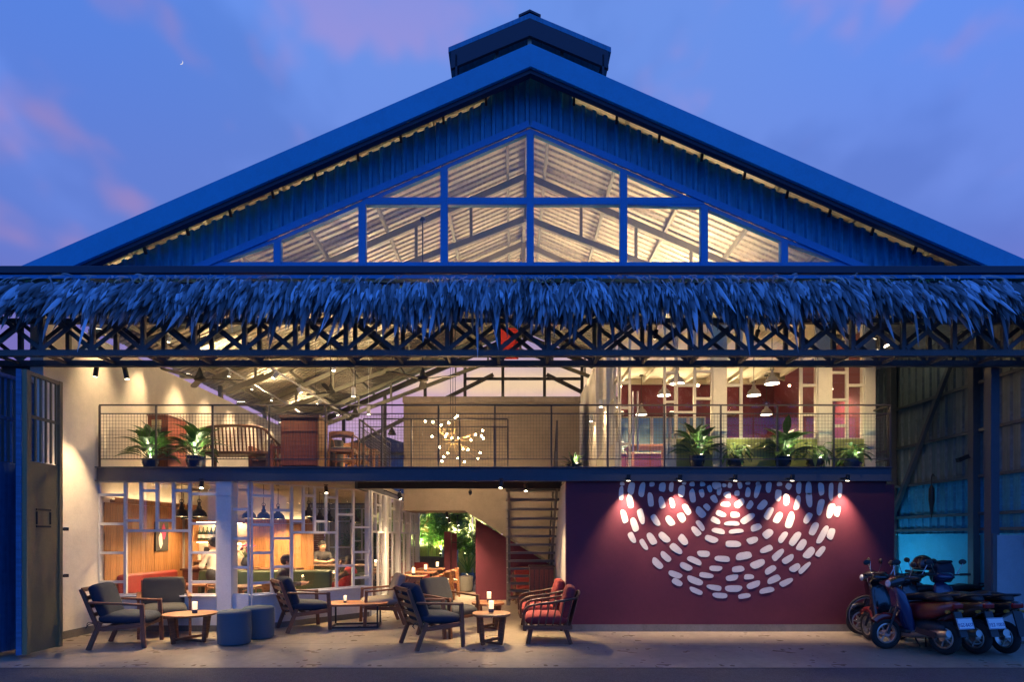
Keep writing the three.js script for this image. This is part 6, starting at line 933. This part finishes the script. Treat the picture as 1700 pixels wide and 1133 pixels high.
function scooter(label, pos, turn, body, plate, steer = 0, extra = {}) {
  const t = T('motor_scooter', label, 'motorbike', pos, turn, 'parked motorbikes');
  wheel(t, 0.62, 0.225, 6, steer); wheel(t, -0.58, 0.225, 5);
  P(t, 'front_fender', (() => memo('ff', () => { const g = new THREE.TorusGeometry(0.235, 0.055, 8, 20, 1.9); g.rotateZ(0.75); return g; }))(), extra.fender ?? body, [0.62, 0.235, 0]).rotation.y = steer;
  for (const s of [-1, 1]) rod(t, 'fork', [0.62, 0.225, s * 0.065], [0.5, 0.6, s * 0.06], 0.018, plastic, 8);
  P(t, 'leg_shield', shieldG, extra.shield ?? bluePaintB); P(t, 'floor_board', rbox(0.5, 0.05, 0.30, 0.02), plastic, [0.18, 0.27, 0]);
  P(t, 'engine_cover', underG, plastic); P(t, 'body_panel', bodyG, body); P(t, 'seat', seatG, mat.black);
  P(t, 'handlebar_cowl', cowlG, extra.shield ?? blackPaint);
  P(t, 'headlight', memo('hl', () => { const g = new THREE.SphereGeometry(0.06, 16, 10); g.scale(0.5, 0.9, 1.1); return g; }), M([0.6, 0.62, 0.65], { roughness: 0.1 }), [0.585, 0.935, 0]);
  P(t, 'handlebar', memo('hb2', () => tube([[0.36, 1.03, -0.34], [0.42, 1.02, -0.12], [0.42, 1.02, 0.12], [0.36, 1.03, 0.34]], 0.014, 18, 8)), plastic);
  for (const s of [-1, 1]) { rod(t, 'grip', [0.375, 1.027, s * 0.22], [0.35, 1.032, s * 0.36], 0.02, mat.rubber, 10); rod(t, 'mirror_stem', [0.40, 1.03, s * 0.18], [0.38, 1.2, s * 0.27], 0.006, mat.chrome, 6); const m = P(t, 'mirror', memo('mir', () => { const g = lathe([[0, 0], [0.05, 0], [0.055, 0.012], [0.035, 0.03], [0, 0.035]], 18); g.scale(1.2, 1, 0.8); g.rotateX(Math.PI / 2); return g; }), plastic, [0.39, 1.22, s * 0.28]); m.rotation.y = Math.PI / 2; rod(t, 'indicator', [-0.7, 0.6, s * 0.08], [-0.72, 0.6, s * 0.14], 0.022, M([0.5, 0.2, 0.02], { roughness: 0.3 }), 10); }
  P(t, 'tail_light', rbox(0.05, 0.07, 0.16, 0.02), M([0.35, 0.01, 0.01], { roughness: 0.15 }), [-0.76, 0.68, 0]);
  P(t, 'rear_fender', memo('rf', () => { const g = new THREE.BoxGeometry(0.02, 0.34, 0.13); return metricUV(g); }), plastic, [-0.80, 0.44, 0], [0, 0, -0.3]);
  P(t, 'grab_rail', memo('gr', () => tube([[-0.45, 0.76, -0.14], [-0.68, 0.82, -0.12], [-0.76, 0.83, 0], [-0.68, 0.82, 0.12], [-0.45, 0.76, 0.14]], 0.014, 20, 7)), plastic);
  rod(t, 'exhaust', [-0.1, 0.22, -0.16], [-0.78, 0.32, -0.18], 0.05, mat.steelBrushed, 16); P(t, 'exhaust_shield', rbox(0.3, 0.09, 0.02, 0.008), plastic, [-0.5, 0.3, -0.235], [0, 0, 0.15]);
  rod(t, 'kickstand', [0.02, 0.24, 0.12], [-0.05, 0.0, 0.22], 0.012, plastic);
  if (plate) { const m = P(t, 'number_plate', box(0.006, 0.15, 0.27), M([0.6, 0.62, 0.64], { roughness: 0.4 }), [-0.862, 0.46, 0], [0, 0, -0.3]); const f = P(t, 'plate_print', new THREE.PlaneGeometry(0.264, 0.145), new THREE.MeshStandardMaterial({ map: plateTex(plate), roughness: 0.4 }), [-0.866, 0.461, 0]); f.rotation.order = 'ZYX'; f.rotation.set(0, -Math.PI / 2, -0.3); }
  return t;
}
scooter('red sided scooter parked side-on, front wheel towards the maroon wall', [5.98, 0.002, -8.42], Math.PI - 0.10, redPaint, null, 0.15);
scooter('scooter with its number plate to the street, left of the two plates', [5.74, 0.002, -8.62], Math.PI / 2 + 0.28, redPaint, '1GZ-8437', -0.4, { shield: blackPaint });
scooter('brown tailed scooter with its number plate to the street, right of the two plates', [6.22, 0.002, -8.66], Math.PI / 2 + 0.22, brownPaint, '1EZ-1003', -0.4, { shield: blackPaint });
scooter('dark scooter at the right picture edge', [6.72, 0.002, -8.7], Math.PI / 2 + 0.1, blackPaint, null, 0.1, { shield: bluePaintB });
scooter('dark scooter behind the red sided one, helmet on its seat', [6.35, 0.002, -9.62], Math.PI - 0.25, blackPaint, null, 0.3, { shield: blackPaint });
scooter('dark scooter in the back row under the alley wall', [7.1, 0.002, -9.75], Math.PI + 0.1, blackPaint, null, -0.2, { shield: blackPaint });
{ const t = T('helmet', 'black motorbike helmet hanging on the back row handlebar', 'helmet', [6.62, 1.17, -9.52]); P(t, 'shell', memo('hm', () => { const g = new THREE.SphereGeometry(0.15, 24, 16, 0, 6.283, 0, 2.1); g.scale(0.9, 1, 1.1); return g; }), blackPaint); P(t, 'visor', memo('vs', () => { const g = new THREE.SphereGeometry(0.154, 20, 10, 0.6, 2.0, 1.1, 0.7); g.scale(0.9, 1, 1.1); return g; }), paint([0.03, 0.03, 0.05])); P(t, 'chin_rim', new THREE.TorusGeometry(0.12, 0.02, 8, 24), mat.black, [0, -0.07, 0], [Math.PI / 2, 0, 0]);
  const b = T('delivery_bag', 'dark boxy bag on the back row scooter beside the helmet', 'bag', [6.98, 0.85, -9.6]); P(b, 'bag_body', loft([[-0.14, 0.17, 0.10, 0.09], [-0.12, 0.18, 0.16, 0.12], [0.1, 0.19, 0.17, 0.13], [0.14, 0.18, 0.12, 0.1]]), M([0.03, 0.035, 0.06], { roughness: 0.7 }), [0, 0, 0]); P(b, 'bag_flap', rbox(0.24, 0.04, 0.2, 0.02), M([0.02, 0.02, 0.03], { roughness: 0.7 }), [0, 0.35, 0], [0, 0.2, 0.1]);
  const bi = T('bicycle', 'bicycle leaning against the maroon wall, its front wheel behind the scooter', 'bicycle', [6.28, 0.002, -9.6], Math.PI); for (const x of [0.52, -0.52]) { const w = new THREE.Group(); w.name = 'wheel'; w.position.set(x, 0.33, 0); bi.add(w); P(w, 'tyre', memo('bt', () => new THREE.TorusGeometry(0.31, 0.02, 8, 40)), mat.rubber); P(w, 'rim', memo('br', () => new THREE.TorusGeometry(0.285, 0.01, 6, 40)), mat.steelBrushed); for (let k = 0; k < 14; k++) { const a = k / 14 * 6.283; rod(w, 'spoke', [0, 0, 0], [0.28 * Math.cos(a), 0.28 * Math.sin(a), 0], 0.0016, mat.chrome, 4); } }
  const fr = mat.black; rod(bi, 'frame_tube', [0.42, 0.8, 0], [-0.05, 0.3, 0], 0.016, fr); rod(bi, 'frame_tube', [0.42, 0.82, 0], [-0.18, 0.78, 0], 0.016, fr); rod(bi, 'frame_tube', [-0.05, 0.3, 0], [-0.2, 0.88, 0], 0.016, fr); rod(bi, 'frame_tube', [-0.05, 0.3, 0], [-0.52, 0.33, 0], 0.012, fr); rod(bi, 'frame_tube', [-0.18, 0.76, 0], [-0.52, 0.33, 0], 0.012, fr); rod(bi, 'fork', [0.52, 0.33, 0], [0.40, 0.95, 0], 0.014, fr); P(bi, 'saddle', rbox(0.25, 0.05, 0.14, 0.02), mat.black, [-0.21, 0.91, 0]); rod(bi, 'handlebar', [0.38, 0.97, -0.28], [0.38, 0.97, 0.28], 0.013, fr); }

// ---------- people ----------
function meshField(f, lo, hi, h) {   // naive surface nets
  const n = [0, 1, 2].map((k) => Math.ceil((hi[k] - lo[k]) / h) + 1), N = n[0] * n[1] * n[2], v = new Float32Array(N), at = (i, j, k) => (k * n[1] + j) * n[0] + i;
  for (let k = 0; k < n[2]; k++) for (let j = 0; j < n[1]; j++) for (let i = 0; i < n[0]; i++) v[at(i, j, k)] = f(lo[0] + i * h, lo[1] + j * h, lo[2] + k * h);
  const id = new Int32Array(N).fill(-1), pos = [], idx = [];
  for (let k = 0; k < n[2] - 1; k++) for (let j = 0; j < n[1] - 1; j++) for (let i = 0; i < n[0] - 1; i++) {
    let c = 0, x = 0, y = 0, z = 0, m = 0; const q = []; for (let b = 0; b < 8; b++) { q[b] = v[at(i + (b & 1), j + (b >> 1 & 1), k + (b >> 2))]; if (q[b] < 0) m++; } if (!m || m === 8) continue;
    for (const [a, b] of [[0, 1], [2, 3], [4, 5], [6, 7], [0, 2], [1, 3], [4, 6], [5, 7], [0, 4], [1, 5], [2, 6], [3, 7]]) if ((q[a] < 0) !== (q[b] < 0)) { const t = q[a] / (q[a] - q[b]); x += lerp(a & 1, b & 1, t); y += lerp(a >> 1 & 1, b >> 1 & 1, t); z += lerp(a >> 2, b >> 2, t); c++; }
    id[at(i, j, k)] = pos.length / 3; pos.push(lo[0] + (i + x / c) * h, lo[1] + (j + y / c) * h, lo[2] + (k + z / c) * h);
  }
  const quad = (a, b, c, d, fl2) => { if (a < 0 || b < 0 || c < 0 || d < 0) return; fl2 ? idx.push(a, b, c, a, c, d) : idx.push(a, c, b, a, d, c); };
  for (let k = 1; k < n[2] - 1; k++) for (let j = 1; j < n[1] - 1; j++) for (let i = 1; i < n[0] - 1; i++) { const s = v[at(i, j, k)] < 0;
    if (s !== v[at(i + 1, j, k)] < 0) quad(id[at(i, j - 1, k - 1)], id[at(i, j, k - 1)], id[at(i, j, k)], id[at(i, j - 1, k)], s);
    if (s !== v[at(i, j + 1, k)] < 0) quad(id[at(i - 1, j, k - 1)], id[at(i - 1, j, k)], id[at(i, j, k)], id[at(i, j, k - 1)], s);
    if (s !== v[at(i, j, k + 1)] < 0) quad(id[at(i - 1, j - 1, k)], id[at(i, j - 1, k)], id[at(i, j, k)], id[at(i - 1, j, k)], s); }
  const g = new THREE.BufferGeometry(); g.setAttribute('position', new THREE.Float32BufferAttribute(pos, 3)); g.setIndex(idx); g.computeVertexNormals(); return g;
}
const capsule = (p, a, b, ra, rb) => { const ab = b.clone().sub(a), t = clamp(p.clone().sub(a).dot(ab) / Math.max(1e-8, ab.lengthSq())); return p.distanceTo(a.clone().addScaledVector(ab, t)) - lerp(ra, rb, t); };
const smin = (a, b, k) => { const h = Math.max(k - Math.abs(a - b), 0) / k; return Math.min(a, b) - h * h * k * 0.25; };
// joints facing +z: pelvis, chest, head, and per side shoulder, elbow, wrist, hip, knee, ankle
function person(label, pos, turn, j, col, o = {}) {
  const t = T('person', label, 'person', pos, turn), bones = [], add = (a, b, ra, rb, c) => bones.push([V(...a), V(...b), ra, rb, c]);
  const { pel, che, head } = j, neck = [lerp(che[0], head[0], 0.35), che[1] + 0.12, lerp(che[2], head[2], 0.35)];
  add(pel, che, 0.135, 0.14, col.top); add([pel[0] - 0.08, pel[1], pel[2]], [pel[0] + 0.08, pel[1], pel[2]], 0.12, 0.12, col.bottom); add(neck, head, 0.05, 0.055, col.skin); add([head[0], head[1] + 0.035, head[2] - 0.012], [head[0], head[1] - 0.03, head[2] + 0.02], 0.088, 0.068, col.skin);
  add([head[0], head[1] - 0.005, head[2] + 0.085], [head[0], head[1] - 0.028, head[2] + 0.1], 0.010, 0.014, col.skin);
  for (const s of [0, 1]) { const a = j.arms[s], l = j.legs[s]; add([che[0], che[1] + 0.06, che[2]], a[0], 0.08, 0.062, col.top); add(a[0], a[1], 0.056, 0.044, o.shortSleeve ? col.sleeve ?? col.top : col.top); add(a[1], a[2], 0.042, 0.03, o.bareArms ? col.skin : col.top);
    const w = V(...a[2]), dir = w.clone().sub(V(...a[1])).normalize(), side = V(dir.z, 0, -dir.x).normalize(), up = side.clone().cross(dir); const palm = w.clone().addScaledVector(dir, 0.08); add(w.toArray(), palm.toArray(), 0.03, 0.034, col.skin);
    for (let f = 0; f < 4; f++) { const b0 = palm.clone().addScaledVector(side, (f - 1.5) * 0.021), k1 = b0.clone().addScaledVector(dir, 0.04 + 0.004 * (f % 3)), k2 = k1.clone().addScaledVector(dir, 0.03).addScaledVector(up, -0.02); add(b0.toArray(), k1.toArray(), 0.0115, 0.0105, col.skin); add(k1.toArray(), k2.toArray(), 0.0105, 0.0095, col.skin); }
    const th = w.clone().addScaledVector(dir, 0.03).addScaledVector(side, 0.035); add(th.toArray(), th.clone().addScaledVector(dir, 0.045).addScaledVector(side, 0.025).toArray(), 0.013, 0.011, col.skin);
    add(l[0], l[1], 0.085, 0.06, col.bottom); add(l[1], l[2], 0.055, 0.038, o.bareLegs ? col.skin : col.bottom); const an = V(...l[2]), kn = V(...l[1]); const fwd = o.footDir ?? [0, 0, 1]; add(l[2], [l[2][0] + fwd[0] * 0.14, l[2][1] - 0.04, l[2][2] + fwd[2] * 0.14], 0.042, 0.032, col.shoe); }
  const lo = [9, 9, 9], hi = [-9, -9, -9]; for (const [a, b, ra, rb] of bones) for (const [q, r] of [[a, ra], [b, rb]]) q.toArray().forEach((c, k) => { lo[k] = Math.min(lo[k], c - r - 0.04); hi[k] = Math.max(hi[k], c + r + 0.04); });
  const p = V(0, 0, 0), g = meshField((x, y, z) => { p.set(x, y, z); let d = 9; for (const [a, b, ra, rb] of bones) { const q = capsule(p, a, b, ra, rb); d = q < d + 0.06 ? smin(d, q, Math.min(ra, rb) < 0.02 ? 0.008 : 0.05) : d; } return d; }, lo, hi, 0.016);
  const P0 = g.attributes.position, cs = new Float32Array(P0.count * 3); for (let i = 0; i < P0.count; i++) { p.fromBufferAttribute(P0, i); let best = 9, c = col.skin; for (const [a, b, ra, rb, bc] of bones) { const q = capsule(p, a, b, ra, rb); if (q < best) { best = q; c = bc; } } cs.set(c, i * 3); }
  g.setAttribute('color', new THREE.BufferAttribute(cs, 3)); P(t, 'body', g, new THREE.MeshStandardMaterial({ vertexColors: true, roughness: 0.75 }));
  const hd = V(...head), hair = meshField((x, y, z) => { p.set(x, y, z); const d1 = Math.hypot((x - head[0]) / 1.0, (y - head[1] - 0.045) / 1.12, (z - head[2] + 0.025) / 1.1) - 0.098 + 0.006 * Math.sin(x * 90) * Math.sin(y * 80); const cut = Math.max(-(y - head[1] + 0.03 - (z - head[2]) * 1.1), d1); return o.long ? smin(cut, capsule(p, V(head[0], head[1], head[2] - 0.06), V(head[0], head[1] - 0.16, head[2] - 0.09), 0.07, 0.05), 0.03) : cut; }, [head[0] - 0.14, head[1] - 0.25, head[2] - 0.2], [head[0] + 0.14, head[1] + 0.2, head[2] + 0.14], 0.012);
  P(t, 'hair', hair, M(col.hair ?? [0.015, 0.012, 0.01], { roughness: 0.6 }));
  for (const s of [-1, 1]) { P(t, 'eye', memo('eye', () => new THREE.SphereGeometry(0.011, 10, 8)), M([0.05, 0.04, 0.035], { roughness: 0.2 }), [head[0] + s * 0.033, head[1] + 0.012, head[2] + 0.078]); P(t, 'ear', memo('ear', () => { const e = new THREE.SphereGeometry(0.022, 10, 8); e.scale(0.45, 1.2, 0.8); return e; }), M(col.skin), [head[0] + s * 0.088, head[1], head[2] - 0.005]); }
  P(t, 'mouth', memo('mouth', () => { const e = new THREE.SphereGeometry(0.018, 10, 6); e.scale(1.2, 0.3, 0.4); return e; }), M([0.3, 0.09, 0.07]), [head[0], head[1] - 0.05, head[2] + 0.082]);
  return t;
}
const skinL = [0.48, 0.28, 0.18], skinD = [0.10, 0.05, 0.03];
const stand = { pel: [0, 0.86, 0], che: [0, 1.2, 0.03], head: [0, 1.46, 0.07], arms: [[[-0.17, 1.25, 0.02], [-0.22, 1.02, 0.12], [-0.12, 0.98, 0.36]], [[0.17, 1.25, 0.02], [0.22, 1.02, 0.12], [0.12, 1.0, 0.36]]], legs: [[[-0.09, 0.82, 0], [-0.10, 0.45, 0.02], [-0.1, 0.085, -0.02]], [[0.09, 0.82, 0], [0.10, 0.45, 0.02], [0.1, 0.085, -0.02]]] };
person('barista in a white shirt working at the coffee machine behind the bar', [X(352, 11.98) + 0.05, 0.002, -12.02], -Math.PI / 2 - 0.35, stand, { top: [0.70, 0.66, 0.56], bottom: [0.03, 0.03, 0.035], skin: skinL, shoe: [0.02, 0.02, 0.02] }, { shortSleeve: true, bareArms: true }).scale.setScalar(1.0);
const sit = { pel: [0, 0.55, 0], che: [0, 0.88, 0.04], head: [0, 1.13, 0.10], arms: [[[-0.17, 0.93, 0.03], [-0.21, 0.70, 0.12], [-0.1, 0.72, 0.34]], [[0.17, 0.93, 0.03], [0.21, 0.70, 0.12], [0.1, 0.72, 0.34]]], legs: [[[-0.09, 0.53, 0.04], [-0.1, 0.52, 0.42], [-0.1, 0.085, 0.40]], [[0.09, 0.53, 0.04], [0.1, 0.52, 0.42], [0.1, 0.085, 0.40]]] };
person('seated person in a dark jacket behind the splayed window, facing right', [-4.36, 0.002, -11.2], Math.PI / 2 + 0.25, sit, { top: [0.035, 0.04, 0.055], bottom: [0.03, 0.03, 0.04], skin: skinL, shoe: [0.02, 0.02, 0.02], hair: [0.05, 0.025, 0.015] });
const loll = { pel: [0, 0.47, -0.02], che: [0, 0.74, -0.14], head: [0.02, 0.97, -0.12], arms: [[[-0.16, 0.79, -0.13], [-0.20, 0.58, 0.06], [-0.05, 0.50, 0.28]], [[0.16, 0.79, -0.13], [0.22, 0.64, 0.10], [0.09, 0.88, 0.06]]], legs: [[[-0.09, 0.45, 0.02], [-0.10, 0.50, 0.44], [-0.06, 0.12, 0.58]], [[0.09, 0.45, 0.02], [0.02, 0.56, 0.46], [-0.04, 0.28, 0.72]]] };
person('woman in a red dress reclining with her hand at her cheek, behind the splayed window', [-3.46, 0.13, -12.12], -Math.PI / 2 + 0.12, loll, { top: [0.48, 0.02, 0.025], bottom: [0.46, 0.02, 0.025], skin: skinD, shoe: [0.3, 0.16, 0.1], sleeve: skinD }, { shortSleeve: true, bareArms: true, bareLegs: true });
person('staff member in dark clothes leaning behind the service counter', [-4.78, 0.002, -14.75], 0.6, { ...stand, head: [0, 1.38, 0.16], che: [0, 1.13, 0.1], arms: [[[-0.17, 1.18, 0.1], [-0.22, 1.02, 0.25], [-0.08, 1.0, 0.44]], [[0.17, 1.18, 0.1], [0.22, 1.02, 0.25], [0.08, 1.0, 0.44]]] }, { top: [0.03, 0.03, 0.035], bottom: [0.03, 0.03, 0.035], skin: skinL, shoe: [0.02, 0.02, 0.02] }, { shortSleeve: true, bareArms: true });

scene.traverse((o) => { if (o.isMesh) { o.castShadow = true; o.receiveShadow = true; } });
renderer.render(scene, camera);
